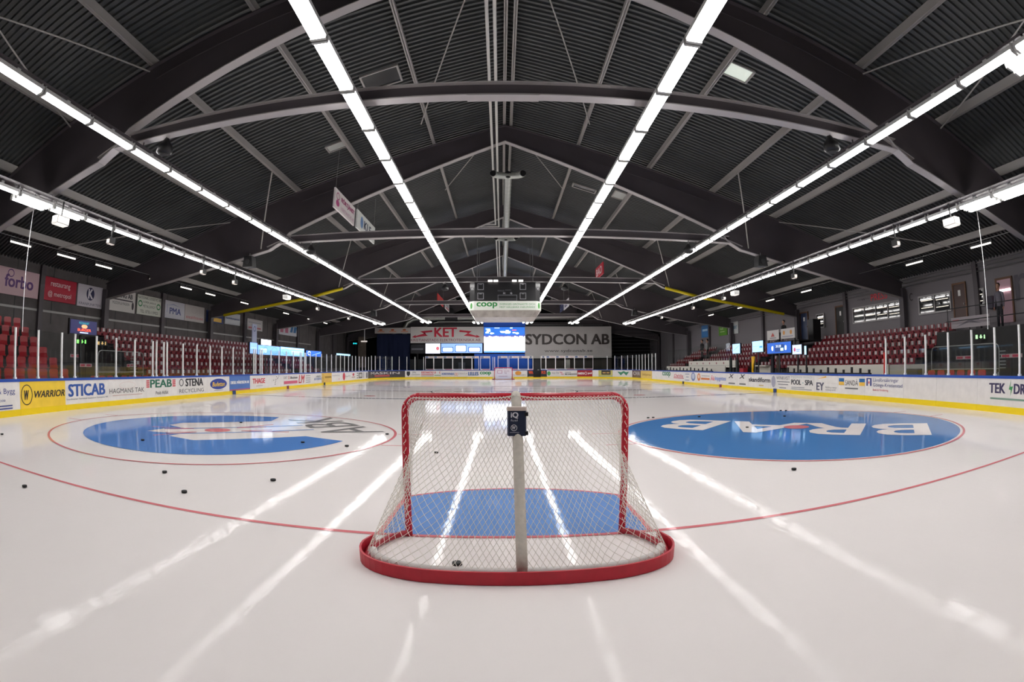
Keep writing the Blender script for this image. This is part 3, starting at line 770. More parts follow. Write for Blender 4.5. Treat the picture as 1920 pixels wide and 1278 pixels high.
def goal(name_label, y0, face, detail):
    """face +1: mouth towards +y (near goal)"""
    t = thing('hockey_goal', name_label, 'goal', (0, y0, 0), rz=0 if face > 0 else PI)
    W = lambda v: v
    def B(mb, nm, mt, smooth=True): return mb.build(nm, mt, t, world=False, smooth=smooth)
    r = .032
    m = MB()
    arc = [Vector((PX-.13+.13*math.cos(a), 0, 1.12+.13*math.sin(a))) for a in [PI/2*k/6 for k in range(7)]]
    for sg in (-1, 1):
        m = MB(); m.tube([(sg*PX, 0, 0), (sg*PX, 0, .4), (sg*PX, 0, .8)]+[(sg*p.x, 0, p.z) for p in arc], r, 12); B(m, 'goal_post', M_RED)
    m = MB(); m.tube([(-PX+.13, 0, 1.25), (0, 0, 1.25), (PX-.13, 0, 1.25)], r, 12); B(m, 'crossbar', M_RED)
    n = 80
    base = [base_curve(k/n) for k in range(n+1)]
    m = MB(); m.tube([(p.x*.985, p.y*.97, .035) for p in base], .028, 8); B(m, 'base_frame', mat('base_frame_red', 'a5142a', .4))
    if not detail:
        m = MB(); m.box((-.86, -.02, .05), (.86, 0, 1.15))
        B(m, 'net_cover', mat('net_cover', 'e6dde0', .6), False)
        F = lambda x, y, l: (x-.86, y0-.0-l-.006, y)
        ads(t, F, [('r', .2, .75, .62, .98, 'c9a0ae'), ('r', .28, .67, .68, .92, 'e6dde0'), ('t', 'BILLUMS\nbygg', .95, 1.5, .6, .95, 'b08898'), ('r', .35, 1.3, .3, .36, 'c9a8b4')])
    # padded skirt: white inner strip and a red bumper band outside it
    if detail:
        m = MB()
        K = [k for k in range(n+1) if 8 <= k <= n-8]
        def off(k, d, z):
            p = base[k]; q = (base[min(k+1, n)]-base[max(k-1, 0)]); nrm = Vector((q.y, -q.x, 0)).normalized()
            return (p.x+nrm.x*d, p.y+nrm.y*d, z)
        for a, b in zip(K[:-1], K[1:]):
            for (d0, z0), (d1, z1) in (((.045, .004), (.045, .105)), ((.045, .105), (.028, .105)), ((.028, .105), (.028, .004))):
                m.face([off(a, d0, z0), off(b, d0, z0), off(b, d1, z1), off(a, d1, z1)])
        for k in (K[0], K[-1]): m.face([off(k, .045, .004), off(k, .045, .105), off(k, .028, .105), off(k, .028, .004)])
        B(m, 'bumper_band', mat('bumper_red', 'c01630', .45, 0, 0, .08, 12), False)
        m = MB(); m.tube([(p.x*.955, p.y*.93, .06) for p in base[13:-13]], .036, 8); B(m, 'skirt_padding', mat('skirt_white', 'dcd9d6', .8, 0, 0, .05, 20, .5))
        # centre support with white sleeve
        m = MB()
        cp = [Vector((.0, -.02, 1.262)), Vector((.0, -.08, 1.258)), Vector((.002, -.14, 1.22)), Vector((.005, -.24, 1.08)), Vector((.01, -.5, .72)), Vector((.014, -.76, .37)), Vector((.018, -.965, .06))]
        cc = [bez(cp, k/14) if False else cp[min(k//2, 6)].lerp(cp[min(k//2+1, 6)], (k % 2)/2) for k in range(13)]
        m.tube(cc, .041, 12); B(m, 'centre_support', mat('sleeve_white', 'c9c2b8', .8, 0, 0, .08, 25, .3))
    else:
        m = MB(); m.tube([(0, 0, 1.25), (0, -.45, 1.2), (0, -1, .05)], .03, 8); B(m, 'centre_support', M_WHITE)
    # netting: two families of diagonal cords
    M_NET = mat('net_cord', 'ece6dd', .8)
    m = MB(); NU, NV = (64, 19) if detail else (30, 10)
    rc = .0023 if detail else .004
    def cord(pts): m.tube(pts, rc, 3, cap=False)
    for k in range(-NV, NU+1):
        for sg in (1, -1):
            P = []
            for j in range(NV+1):
                iu = k+j if sg > 0 else k+NV-j
                if 0 <= iu <= NU:
                    # narrow the loops towards the top like a hung net
                    P.append(net_point(iu/NU, (j/NV)))
            if len(P) > 1: cord(P)
    # roof netting from the crossbar to the rear edge
    NR = 2
    for k in range(-NR, NU+1):
        for sg in (1, -1):
            P = []
            for j in range(NR+1):
                iu = k+j if sg > 0 else k+NR-j
                if 0 <= iu <= NU:
                    a = top_curve(iu/NU); x = -1+2*iu/NU
                    f = Vector((PX*x, 0, 1.262-.0*abs(x))); q = f.lerp(a, j/NR); q.z -= .012*math.sin(PI*j/NR); P.append(q)
            if len(P) > 1: cord(P)
    B(m, 'netting', M_NET, False)
    if detail:
        m = MB(); m.tube([top_curve(k/60) for k in range(61)], .004, 5)
        for sg in (-1, 1):
            m.tube([(sg*(PX+.012*math.sin(k*1.7)), -.035+.012*math.cos(k*1.7), .03+1.17*k/60) for k in range(61)], .0035, 4)
        m.tube([(-PX+.1+(2*PX-.2)*k/120, .0+.036*math.sin(k*2.1), 1.25+.036*math.cos(k*2.1)) for k in range(121)], .003, 4)
        B(m, 'lacing', M_NET, False)
    return t
G = goal('red framed ice hockey goal with white net, seen from behind up close', 0, 1, True)
goal('small distant hockey goal in front of the far end boards', LY, -1, False)
# bottle holder on the goal roof
t = thing('bottle_holder', 'navy water bottle holder with white print strapped to the goal net', 'bottle holder', (.0, -.3, .97))
m = MB()
def holder(z0, z1, r, grow=0):
    prof = [(-.066, -.04), (.066, -.04), (.075, .0), (.066, .04), (-.066, .04), (-.075, 0)]
    prof = [(x*r, y*r) for x, y in prof]
    m.prism(prof, lambda x, y, s_: (x, y-.31-.05*(1.19-(z0 if s_ == 0 else z1)), z0 if s_ == 0 else z1))
holder(.965, 1.16, 1); m.build('body', mat('holder_navy', '16233f', .6), t)
m = MB(); holder(1.162, 1.19, 1.06); m.build('rim', mat('holder_rim', 'd8c8c0', .6), t)
F = lambda x, y, l: (-.068+x, -.3645-l*.3+.05*(y-.0), .962+y)
ads(t, F, [('b', 'iQ', .02, .08, .14, .19, 'e6e6ee'), ('t', 'fuel', .02, .073, .118, .135, 'c8c8d4'), ('o', .045, .068, .025, .025, .004, 'e6e6ee'), ('i', 'W', .031, .059, .056, .082, 'e6e6ee'), ('r', .012, .085, .03, .034, 'b8b8c4')])
m = MB()
for z in (1.135, .985): m.box((.06, -.36, z-.014), (.088, -.29, z+.014))
m.build('strap', M_BLACK, t)

# pucks
pm = MB(); pm.lathe([(.035, 0), (.0381, .003), (.0381, .0224), (.035, .0254)], n=20)
pk0 = pm.build('hockey_puck', mat('puck_rubber', '0e0e10', .55), smooth=False)
pucks = [(-9.88, 1.64, 'black puck near the boards, farthest toward the sign wall'), (-5.71, -.62, 'black puck on the near side of the goal line, by the picture edge'),
 (-7.0, 3.54, 'black puck on the blue open ring near its closed end'), (-4.73, 1.39, 'black puck between ring circle and goal line, farther of two'),
 (-3.81, .61, 'black puck between ring circle and goal line, nearer of two'), (-6.77, 7.43, 'black puck inside the white bars of the ring emblem'),
 (-3.96, 4.95, 'black puck on the blue arm tip of the open ring'), (-2.99, 4.78, 'black puck on white ice just off the ring arm tip'),
 (-2.62, 6.59, 'black puck at the red circle edge beside grey letters'), (-3.08, 1.7, 'black puck alone on white ice between ring circle and goal'),
 (-1.25, 4.36, 'black puck seen through the upper net'), (-.46, -.68, 'black puck lying inside the goal net'),
 (3.91, 1.81, 'black puck between solid blue disc and goal line'), (3.94, 9.55, 'black puck at the disc rim, first of a close pair'),
 (4.10, 9.58, 'black puck at the disc rim, second of a close pair'), (5.39, 9.26, 'black puck alone near the far rim of the blue disc'),
 (8.38, 9.62, 'black puck on the far rim toward the benches, first of a pair'), (8.52, 9.52, 'black puck on the far rim toward the benches, second of a pair'),
 (7.6, 8.11, 'black puck on blue paint beyond the white letters'), (5.51, 6.45, 'black puck near the middle of the blue disc')]
for i, (x, y, lab) in enumerate(pucks):
    o = pk0 if i == 0 else pk0.copy()
    if i: COL.objects.link(o)
    o.location = (x, y, .007); o.rotation_euler = (0, 0, i)
    tag(o, lab, 'puck', 'pucks on the ice')

# ------------------------------------------------------------------ fluorescent rows
M_HOUSE = mat('lamp_housing', 'b8b8b6', .4)
def lamp(name, wd, L, label, group, power=None):
    t = thing(name, label, 'light', (0, 0, 0), group=group)
    m = MB(); h = .09
    m.box((-wd/2-.02, -L/2, .022), (wd/2+.02, L/2, h))
    for y in (-L/2+.02, L/2-.05): m.box((-.03, y, h), (.03, y+.03, .16))
    m.box((-.03, -.05, h), (.03, .05, .16))
    m.build('housing', M_HOUSE if wd > .05 else M_DARK, t, world=False)
    for y in (-L/2, L/2-.05):
        m = MB(); m.box((-wd/2-.02, y, -.035), (wd/2+.02, y+.05, .021)); m.build('end_cap', M_HOUSE if wd > .05 else M_DARK, t, world=False)
    m = MB(); m.box((-wd/2, -L/2+.055, -.03), (wd/2, L/2-.055, .02))
    m.build('diffuser', mat('tube_glow', 'fffcfa', .5, 0, TUBE) if power is None else mat('gallery_glow', 'fff6ea', .5, 0, power), t, world=False)
    return t
rows = [(-11.45, .075, 'outermost row over the sign wall stand'), (-8.05, .15, 'middle row on the sign wall side'), (-2.68, .20, 'row just beside the ridge on the sign wall side'),
        (2.57, .20, 'row just beside the ridge on the bench side'), (7.52, .15, 'middle row on the bench side'), (11.6, .075, 'outermost row over the bench side')]
for k, (x, wd, nm) in enumerate(rows):
    src = None
    outer = k in (0, 5); zl = 5.3 if outer else 6.0; LL = 1.30 if outer else 1.52
    y0 = {0: 4.05+.68, 5: 2.75+.68, 1: .41+.8, 2: 1.34+.78, 3: 1.42+.75, 4: .32+.75}[k]; pt = 1.36 if outer else 1.56
    n0 = -int((y0+(4.2 if k in (2, 3) else 2.6))/pt)
    ys = [y0+pt*j for j in range(n0, 60) if y0+pt*j < (43.2 if outer else 51.0)]
    for y in ys:
        loc = (x, y, zl)
        if src is None:
            src = lamp('strip_light', wd, LL, 'white fluorescent strip light in the '+nm, 'strip lights, '+nm); src.location = loc
        else: dup(src, loc)
    # suspension rail
    zr = zl+.15
    m = MB(); m.box((x-.03, ys[0]-.8, zr+.012), (x+.03, ys[-1]+.8, zr+.06))
    for yy in FY[1:6]:
        if yy < ys[-1]+.7: m.box((x-.012, yy-.012, zr+.05), (x+.012, yy+.012, 6.34 if abs(x) < 9 else 5.64))
    if outer: m.box((x-.3 if x > 0 else x-.16, ys[0]-.8, zr+.0102), (x+.3 if x < 0 else x+.16, ys[-1]+.8, zr+.02))
    for yy in ys: m.box((x-.03, yy-.63, zr+.0102), (x+.03, yy-.60, zr+.02))
    ex = [(x+sx*.42, ys[-1]-.9) for sx in (-1, 1)]
    j0 = min(range(len(ys)), key=lambda j: abs(ys[j]-4.3))
    if k == 0: ex += [(x-.24, ys[j0]), (x-.24, ys[j0-1]), (x-.48, ys[j0-1])]
    if k == 5: ex += [(x+d, ys[j]) for d in (.26, .52) for j in (j0-1, j0-2)]
    if k == 4: ex += [(x+d, -1.35-.2-1.56*q) for d in (.34, .64) for q in (0, 1)]
    for a, b in ex: m.box((min(x, a)-.03, b-.03, zl+.1602), (max(x, a)+.03, b+.03, zl+.178))
    tag(m.build('light_rail', M_WEB), 'grey rail above the strip lights, '+nm, 'rail')
    for a, b in ex: dup(src, (a, b, zl), label='extra strip light hung beside the '+nm, group='extra strip lights beside the '+nm)
# gallery strip lights under the side roofs
for sgn, nm in ((-1, 'sign wall'), (1, 'press room wall')):
    src = None; ys = [5.48+.6, 8.04+.6, 10.4+.6, 14.9, 17.6, 20.1, 24.3, 27, 31, 36, 40] if sgn < 0 else [6.5, 10.4, 15.0, 19.2, 23.4, 27.6, 33, 38]
    for y in ys:
        if src is None:
            src = lamp('gallery_light', .04, 1.2, 'short thin strip light hung under the roof near the '+nm, 'gallery strip lights by the '+nm, 2.5); src.location = (sgn*16.1, y, 5.25)
        else: dup(src, (sgn*16.1, y, 5.25))
    m = MB(); m.tube([(sgn*16.1, -2, 5.42), (sgn*16.1, 45, 5.42)], .012, 5)
    for y in FY[1:6]: m.tube([(sgn*16.1, y, 5.42), (sgn*16.1, y, 6.2)], .012, 5)
    tag(m.build('cable_rail', M_STEEL), 'thin cable rail carrying gallery lights by the '+nm, 'rail')
# floodlights and flood boxes slung from the outer rails
def flood(x, y, sgn, big, label):
    t = thing('floodlight', label, 'floodlight', (x, y, 4.85))
    m = MB()
    if big:
        m.box((x-.14, y-.24, 4.86), (x+.14, y+.24, 5.06)); m.build('housing', M_HOUSE, t)
        m = MB(); m.box((x-.12, y-.22, 4.845), (x+.12, y+.22, 4.86)); m.box((x-sgn*.15, y-.22, 4.88), (x-sgn*.14, y+.22, 5.04)); m.build('lens', glow('fff8ee', .85), t)
    else:
        m.box((x-.08, y-.13, 4.8), (x+.08, y+.13, 4.98)); m.build('housing', M_BLACK, t)
        m = MB(); m.box((x-.06, y-.145, 4.81), (x+.06, y-.13, 4.92)); m.box((x-.06, y-.12, 4.785), (x+.06, y+.12, 4.8)); m.build('lens', glow('fff4ea', .4), t)
    m = MB(); m.box((x-.02, y-.02, 4.98 if not big else 5.06), (x+.02, y+.02, 5.4605)); m.build('bracket', M_BLACK, t)
def yq(y): return (y+4.34)*.835-4.34
for sgn, x, l, nm in ((-1, -11.25, [(5.98, 1), (8.7, 0), (15.3, 0), (18.4, 0), (25.2, 1), (30.9, 0), (38.8, 0)], 'sign wall stand'), (1, 11.4, [(6.06, 1), (9.1, 0), (16.7, 0), (25.3, 0), (23.6, 1), (30.8, 0), (38.5, 0)], 'benches')):
    od = ['nearest', 'second', 'third', 'fourth', 'fifth', 'sixth', 'seventh']
    for i, (y, big) in enumerate(sorted(l)):
        flood(x, yq(y), sgn, big, ('white boxed' if big else 'black')+' floodlight, outer row over the %s, %s from camera' % (nm, od[i]))
# loudspeakers and horns hung from the ties
def speaker(x, y, z, r, label, horn=False):
    t = thing('loudspeaker', label, 'speaker', (x, y, z))
    m = MB()
    if horn:
        m.lathe([(.06, .32), (.1, .24), (.19, .12), (.2, .0), (.14, -.04)], (x, y, z), 16)
    else:
        m.prism([(-.24, -.1), (.24, -.1), (.18, .34), (-.18, .34)], lambda a, b, s_: (x+a, y+(-.2 if s_ == 0 else .2), z+b))
    m.build('cabinet', M_BLACK, t, smooth=horn)
    m = MB(); m.cyl((x, y-.03, z+.3), (x, y-.03, z+.48), .02, 8); m.build('hanger', M_STEEL, t)
    m = MB(); m.cyl((x, y-.24 if not horn else y, z+.1 if not horn else z-.06), (x, y-.2 if not horn else y, z+.1 if not horn else z-.03), .1, 16); m.build('cone', M_DARK, t)
speaker(-7.35, 4.0, 5.95, 0, 'black loudspeaker dome under the nearest tie beam, sign wall side', True)
speaker(6.85, 4.0, 5.95, 0, 'black loudspeaker dome under the nearest tie beam, bench side', True)
speaker(-10.4, 14.35, 5.5, 0, 'black box loudspeaker under the duct frame, sign wall side')
speaker(10.45, 14.35, 5.5, 0, 'black box loudspeaker under the duct frame, bench side')
speaker(-7.6, 14.35, 5.85, 0, 'black round loudspeaker under the duct frame tie, sign wall side', True)
speaker(7.15, 14.35, 5.85, 0, 'black round loudspeaker under the duct frame tie, bench side', True)
speaker(-10.4, 35.8, 5.5, 0, 'black box loudspeaker beyond the scoreboard, sign wall side')
speaker(10.5, 35.8, 5.5, 0, 'black box loudspeaker beyond the scoreboard, bench side')
speaker(-3.4, 24.9, 5.85, 0, 'grey round horn beside the scoreboard cube, sign wall side', True)
speaker(3.5, 24.9, 5.85, 0, 'grey round horn beside the scoreboard cube, bench side', True)

# ------------------------------------------------------------------ ducts and pipes at the ridge
M_DUCT = mat('galvanised', 'b4b8b2', .35, .75, 0, .08, 14)
def duct(y0, y1, label, z=9.0, x=.12, outlets=True):
    t = thing('ventilation_duct', label, 'duct', (x, y0, z))
    m = MB(); N = int((y1-y0)/.25)
    pts = [(x, y0+(y1-y0)*k/N, z) for k in range(N+1)]
    m.tube(pts, [.165 if k % 2 else .155 for k in range(N+1)], 18); m.build('pipe', M_DUCT, t)
    if outlets:
        m = MB()
        for sg in (-1, 1):
            m.tube([(x, y0+.1, z), (x+sg*.34, y0+.06, z), (x+sg*.5, y0-.02, z), (x+sg*.58, y0-.16, z)], .14, 14)
        m.build('side_outlet', M_DUCT, t)
        m = MB(); m.cyl((x, y0-.03, z+.02), (x, y0-.005, z+.02), .14, 16)
        for sg in (-1, 1): m.cyl((x+sg*.585, y0-.2, z), (x+sg*.58, y0-.165, z), .125, 16)
        m.build('outlet_mouth', M_BLACK, t)
    m = MB()
    for yy in (y0+1, (y0+y1)/2, y1-1):
        m.cyl((x-.1, yy, z+.15), (x-.1, yy, 10.95), .008, 5); m.cyl((x+.1, yy, z+.15), (x+.1, yy, 10.95), .008, 5)
    m.build('hanger', M_STEEL, t)
duct(14.95, 24.2, 'silver spiral duct with two side outlets below the ridge, nearer one')
duct(25.5, 38.5, 'silver spiral duct below the ridge, farther one beyond the scoreboard')
for x, nm, ye in ((-.50, 'first', 25.4), (-.31, 'second', 25.9)):
    m = MB(); m.tube([(x, YB+.1, 9.85), (x, 14, 9.85), (x, ye, 9.85)], .045, 10)
    m.tube([(x, ye, 9.85), (-2.2, ye, 9.85)], .045, 10)
    m.tube([(x, 26.4, 9.85), (x, 45, 9.85)], .045, 10)
    o = m.build('sprinkler_pipe', mat('pipe_white', 'cfcdc8', .5)); tag(o, 'white pipe hung along the roof ridge, %s from the sign wall side' % nm, 'pipe')
# big ducts before the far wall
t = thing('ventilation_duct', 'large silver duct with elbow high on the far wall, sign wall side', 'duct', (-8, 57, 6))
m = MB(); m.tube([(-1.0, 56.6, 7.1), (-4, 56.6, 7.1), (-9.9, 56.6, 7.1), (-10.8, 56.6, 7.0), (-11.5, 56.6, 6.6), (-11.8, 56.6, 6.0), (-11.8, 56.6, 5.0)], .28, 16); m.build('pipe', M_DUCT, t, smooth=True)
m = MB(); m.tube([(-5.4, 56.6, 7.1), (-6.9, 56.6, 7.1)], .34, 16); m.build('silencer', M_DARK, t)
t = thing('ventilation_duct', 'pale straight duct high on the far wall, bench side', 'duct', (5, 57, 7))
m = MB(); m.tube([(3.2, 56.6, 7.15), (8.9, 56.6, 7.15)], .15, 14); m.build('pipe', mat('duct_pale', 'c6c4c0', .5), t, smooth=True)
for x, nm in ((-6.2, 'sign wall side'), (9.1, 'bench side')):
    t = thing('exhaust_fan', 'black round exhaust fan above the far banners, '+nm, 'fan', (x, 56.4, 7.75))
    m = MB(); m.tube([(x, 56.2, 7.9), (x, 57.15, 7.9)], .40, 24); m.build('ring', M_DARK, t)
    m = MB(); m.cyl((x, 56.17, 7.9), (x, 56.2, 7.9), .35, 24); m.build('mouth', M_BLACK, t)
m = MB(); m.tube([(-8.2, 55.9, 6.45), (-7.6, 55.9, 6.62), (2.2, 55.9, 6.62), (2.9, 55.9, 6.62)], .05, 8)
tag(m.build('heating_pipe', mat('pipe_white', 'cfcdc8', .5)), 'thin white pipe above the red lettered banner', 'pipe')
for z, nm in ((6.95, 'upper'), (6.3, 'lower')):
    m = MB(); m.box((-9, 56.92, z-.06), (12, 57.0, z+.02))
    tag(m.build('crossbeam', M_STEEL), '%s thin grey steel rail above the far banners' % nm, 'rail')

# ------------------------------------------------------------------ scoreboard cube
t = thing('scoreboard', 'black eight-sided scoreboard cube hanging over centre ice', 'scoreboard', (.05, 25.3, 4.1))
def octo(hw, ch, z0, z1, mb, hw2=None, mi=0):
    def ringp(h, z):
        c = h*ch; cx, cy = .05, 25.35
        return [(cx+a*h, cy+b*h, z) for a, b in ((-ch, -1), (ch, -1), (1, -ch), (1, ch), (ch, 1), (-ch, 1), (-1, ch), (-1, -ch))]
    A, B = ringp(hw2 or hw, z0), ringp(hw, z1)
    mb.face(A[::-1], mi); mb.face(B, mi)
    for k in range(8): mb.face([A[k], A[(k+1) % 8], B[(k+1) % 8], B[k]], mi)
m = MB(); octo(1.93, .86, 4.98, 6.02, m); CABINET = m.build('display_cabinet', mat('score_black', '121215', .35), t)
m = MB(); octo(1.97, .86, 4.49, 4.98, m); m.build('sponsor_band', mat('band_white', 'e8ede4', .5), t)
m = MB(); octo(1.9, .86, 4.12, 4.49, m, 1.72); m.build('lower_skirt', mat('skirt_steel', 'a8a39d', .35, .5, 0, .25, 2.5), t)
yf = 25.35-1.93
F = lambda x, y, l: (.05+x, yf-l, 5.0+y)
def frame_items(x, y, wd, hh, c='8f9096', e=.03): return [('r', x, x+wd, y, y+e, c), ('r', x, x+wd, y+hh-e, y+hh, c), ('r', x, x+e, y, y+hh, c), ('r', x+wd-e, x+wd, y, y+hh, c)]
its = []
for x in (-1.5, .8):
    for y in (.08, .6): its += frame_items(x, y, .34, .36)
    its += [('r', x+.1, x+.24, .36, .39, '8f9096'), ('r', x+.1, x+.24, .88, .91, '8f9096')]
its += frame_items(-.4, -.02, 1.05, .34, '707178')+[('r', -.4, .65, .08, .1, '707178'), ('t', 'PERIOD', -.4, -.05, .5, .58, '6a6a72'), ('b', 'H', -.1, 0, .36, .46, 'b0b0b8'), ('b', 'G', .28, .38, .36, .46, 'b0b0b8'), ('r', 0, .34, .57, .59, '6a6a72')]
ads(t, F, its, CABINET)
yb = 25.35-1.97
F = lambda x, y, l: (.05+x, yb-l, 4.49+y)
ads(t, F, [('b', 'coop', -1.55, -.42, .09, .42, '2a8f45'), ('t', 'SVERIGES GRÖNASTE OCH', -.3, 1.62, .27, .39, '3f9a50'), ('t', 'MEST HÅLLBARA VARUMÄRKE', -.3, 1.62, .11, .23, '3f9a50')])
m = MB()
for sg in (-1, 1):
    cx = .05+sg*1.97*.93; cy = 25.35-1.97*.93
    d = Vector((sg, 1, 0)).normalized(); nn = Vector((sg, -1, 0)).normalized()
    m.face([tuple(Vector((cx, cy, 4.73))+nn*.01+d*.08*math.cos(2*PI*k/20)+Vector((0, 0, .16*math.sin(2*PI*k/20)))) for k in range(20)])
m.build('leaf_emblem', ink('58a855'), t)
m = MB()
for sg in (-1, 1):
    cx = .05+sg*1.93*.93; cy = 25.35-1.93*.93; d = Vector((1, sg, 0)).normalized(); nn = Vector((sg, -1, 0)).normalized()
    put_text(m, 'VS', lambda x, y, l: tuple(Vector((cx, cy, 5.6))+nn*.01+d*(x-.1)+Vector((0, 0, y))), 0, .2, 0, .13, .03)
m.build('side_lettering', ink('d8d8de'), t)
m = MB()
for x in (-1.5, 1.6):
    for y in (24.0, 26.7): m.cyl((x, y, 6.0), (x, y, 8.6), .02, 6)
m.build('hanger', M_STEEL, t)
for x in (-.75, -.45, .55, .9):
    m = MB(); m.box((x-.12, 23.1, 6.02), (x+.12, 23.3, 6.1)); m.build('top_lamp', glow('fff8f0', 2.5), t)

# ------------------------------------------------------------------ banners and far end wall
YBN = 56.0
def cloth(x0, x1, z0, z1, y, mt, nm, t, folds=0.0, nx=60, nz=14):
    m = MB(); th = .02
    def P(i, k, s_):
        u, v = i/nx, k/nz
        d = folds*(math.sin(u*46+3*v)*.5+math.sin(u*21-6*v*u)+.8*math.sin((u*.9+v*.5)*33)*max(0, u-.6)*3)*(.4+.6*(1-v))
        return (x0+(x1-x0)*u, y-d+th*s_, z0+(z1-z0)*v)
    for i in range(nx):
        for k in range(nz):
            m.face([P(i, k, 0), P(i+1, k, 0), P(i+1, k+1, 0), P(i, k+1, 0)])
            m.face([P(i, k, 1), P(i, k+1, 1), P(i+1, k+1, 1), P(i+1, k, 1)])
    m.build(nm, mt, t)
    return lambda x, zz, l: (x0+x, y-l-folds*(math.sin(x/(x1-x0)*46+3*zz/(z1-z0))*.5+math.sin(x/(x1-x0)*21-6*zz/(z1-z0)*x/(x1-x0))+.8*math.sin((x/(x1-x0)*.9+zz/(z1-z0)*.5)*33)*max(0, x/(x1-x0)-.6)*3)*(.4+.6*(1-zz/(z1-z0)))-.004, z0+zz)
t = thing('banner', 'white banner with red name between two lightning bolts', 'banner', (-6.6, YBN, 4.1))
F = cloth(-10.98, -2.28, 4.12, 6.04, YBN, mat('banner_white', 'dedbd8', .7), 'cloth', t)
bolt = [(.2, .72), (1.15, 1.0), (1.05, 1.05), (.55, .78)]
its = [('b', 'KET', 2.85, 5.55, .72, 1.82, 'd22a45'), ('t', 'KRISTIANSTADS ELEKTROTEKNISKA AB', .05, 8.3, .2, .5, '8a2a50')]
for sg in (1, -1):
    f = (lambda x: x) if sg > 0 else (lambda x: 8.45-x)
    P_ = [(.15, .70), (.65, .98), (.58, .82), (1.55, 1.1), (1.9, .98), (1.15, 1.38), (2.6, 1.52), (2.62, 1.3), (1.75, 1.22), (2.1, .86), (.6, .70), (.75, .6)]
    for q in ([P_[0], P_[1], P_[2], P_[10], P_[11]], [P_[10], P_[2], P_[3], P_[9]], [P_[3], P_[4], P_[9]], [P_[3], P_[8], P_[5], P_[4]], [P_[5], P_[8], P_[7], P_[6]]):
        pts = [(f(a), b) for a, b in q]
        its.append(('p', pts if sg > 0 else pts[::-1], 'd22a45'))
ads(t, F, its)
t = thing('banner', 'big wrinkled white banner with dark grey name and web address', 'banner', (7.7, YBN, 2.2))
F = cloth(2.55, 12.9, 2.3, 6.05, YBN, mat('banner_cloth', 'b9b6b4', .8), 'cloth', t, folds=.035, nx=110, nz=18)
F0 = F; F = lambda x, zz, l: (F0(x, zz, l)[0], F0(x, zz, l)[1]-.035, F0(x, zz, l)[2])
ads(t, F, [('b', 'SYDCON AB', .05, 10.1, 1.6, 2.85, '3c3634'), ('t', 'www.sydconab.se', 2.3, 8.0, .62, 1.05, '4a4442')])
m = MB()
for x in (2.7, 7.7, 12.7): m.cyl((x, YBN, 6.0), (x, YBN+.9, 6.85), .012, 5)
m.build('rope', M_STEEL, t)
# video screen
t = thing('video_screen', 'large bright video screen showing a white rink picture', 'screen', (.15, 56.15, 2.9))
m = MB(); m.box((-2.3, 56.12, 2.9), (2.6, 56.4, 6.05)); m.build('cabinet', M_BLACK, t)
m = MB(); m.box((-2.25, 56.1, 3.0), (2.55, 56.12, 4.93)); m.build('bright_picture', glow('eef2ff', 4.5), t)
m = MB(); m.box((-2.25, 56.1, 4.93), (2.55, 56.12, 5.98)); m.build('stage_picture', glow('2f6fd0', 1.1), t)
F = lambda x, y, l: (-2.25+x, 56.1-l, 2.95+y)
random.seed(9)
its = [('r', .0, 4.8, .05, .22, ('4a8ae8', 1.6))]
for k in range(24):
    x = .05+k*.2; its.append(('e', x, 1.95+random.uniform(0, .1), .11, random.uniform(.05, .16), ('5a62b8', .9)))
for k in range(14):
    x = random.uniform(.1, 4.3); z = random.uniform(2.25, 2.9); its.append(('r', x, x+random.uniform(.2, .6), z, z+random.uniform(.05, .14), ('c8e4ff', 2.4)))
its += [('r', 2.05, 3.1, 2.35, 2.55, ('ffffff', 4)), ('e', .9, 2.3, .2, .1, ('f0f6ff', 3)), ('e', 3.9, 2.3, .2, .1, ('f0f6ff', 3)), ('r', 3.3, 3.8, 2.62, 2.72, ('e05a70', 1.6))]
ads(t, F, its)
m = MB(); m.box((-2.3, 56.2, 6.05), (2.6, 56.3, 6.7)); m.build('blue_header', glow('1746a0', .35), t)
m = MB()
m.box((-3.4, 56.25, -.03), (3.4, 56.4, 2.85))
m.build('blue_spill', mat('spill_blue', '1b5fd0', .6), t)  # blue light spilling from the screen, painted as panel colour
# strip of LED panels under the first banner
def led(x0, x1, z0, z1, label, items, mt, y=56.0):
    t = thing('screen_or_reflection', label, 'screen', ((x0+x1)/2, y, z0))
    m = MB(); m.box((x0-.03, y, z0-.03), (x1+.03, y+.15, z1+.03)); m.build('cabinet', M_BLACK, t)
    m = MB(); m.box((x0, y-.015, z0), (x1, y, z1)); m.build('picture', mt, t)
    ads(t, lambda x, yy, l: (x0+x, y-.015-l, z0+yy), items)
    m = MB(); m.box(((x0+x1)/2-.08, y+.02, 0), ((x0+x1)/2+.08, y+.1, z0-.02)); m.build('stand', M_BLACK, t)
led(-9.16, -7.42, 2.9, 4.06, 'white lit panel with pink blot under the red lettered banner', [('e', 1.45, .58, .2, .22, ('d8707c', .9))], glow('eef0fb', 1.7))
def rbox(x, y, wd, h, c): return [('r', x+.06, x+wd-.06, y, y+h, c), ('r', x, x+wd, y+.06, y+h-.06, c)]
led(-7.3, -2.45, 2.95, 4.06, 'blue lit panel with three rounded light boxes', rbox(.1, .08, 1.35, .62, ('2f5fb0', .9))+rbox(.18, .14, 1.2, .5, ('b8d0ff', 1.5))+rbox(1.65, .1, 1.35, .85, ('2f5fb0', .9))+rbox(1.73, .16, 1.2, .72, ('c4d8ff', 1.6))+rbox(3.2, .08, 1.45, .62, ('2f5fb0', .9))+rbox(3.28, .14, 1.3, .5, ('c0d4ff', 1.6)), glow('8fb4f0', 1.0))
led(-10.95, -9.3, 2.9, 3.95, 'dark unlit panel with grey band beside the white lit panel', [('r', .1, 1.5, .4, .62, '6a6c74')], mat('led_off', '24262c', .4))
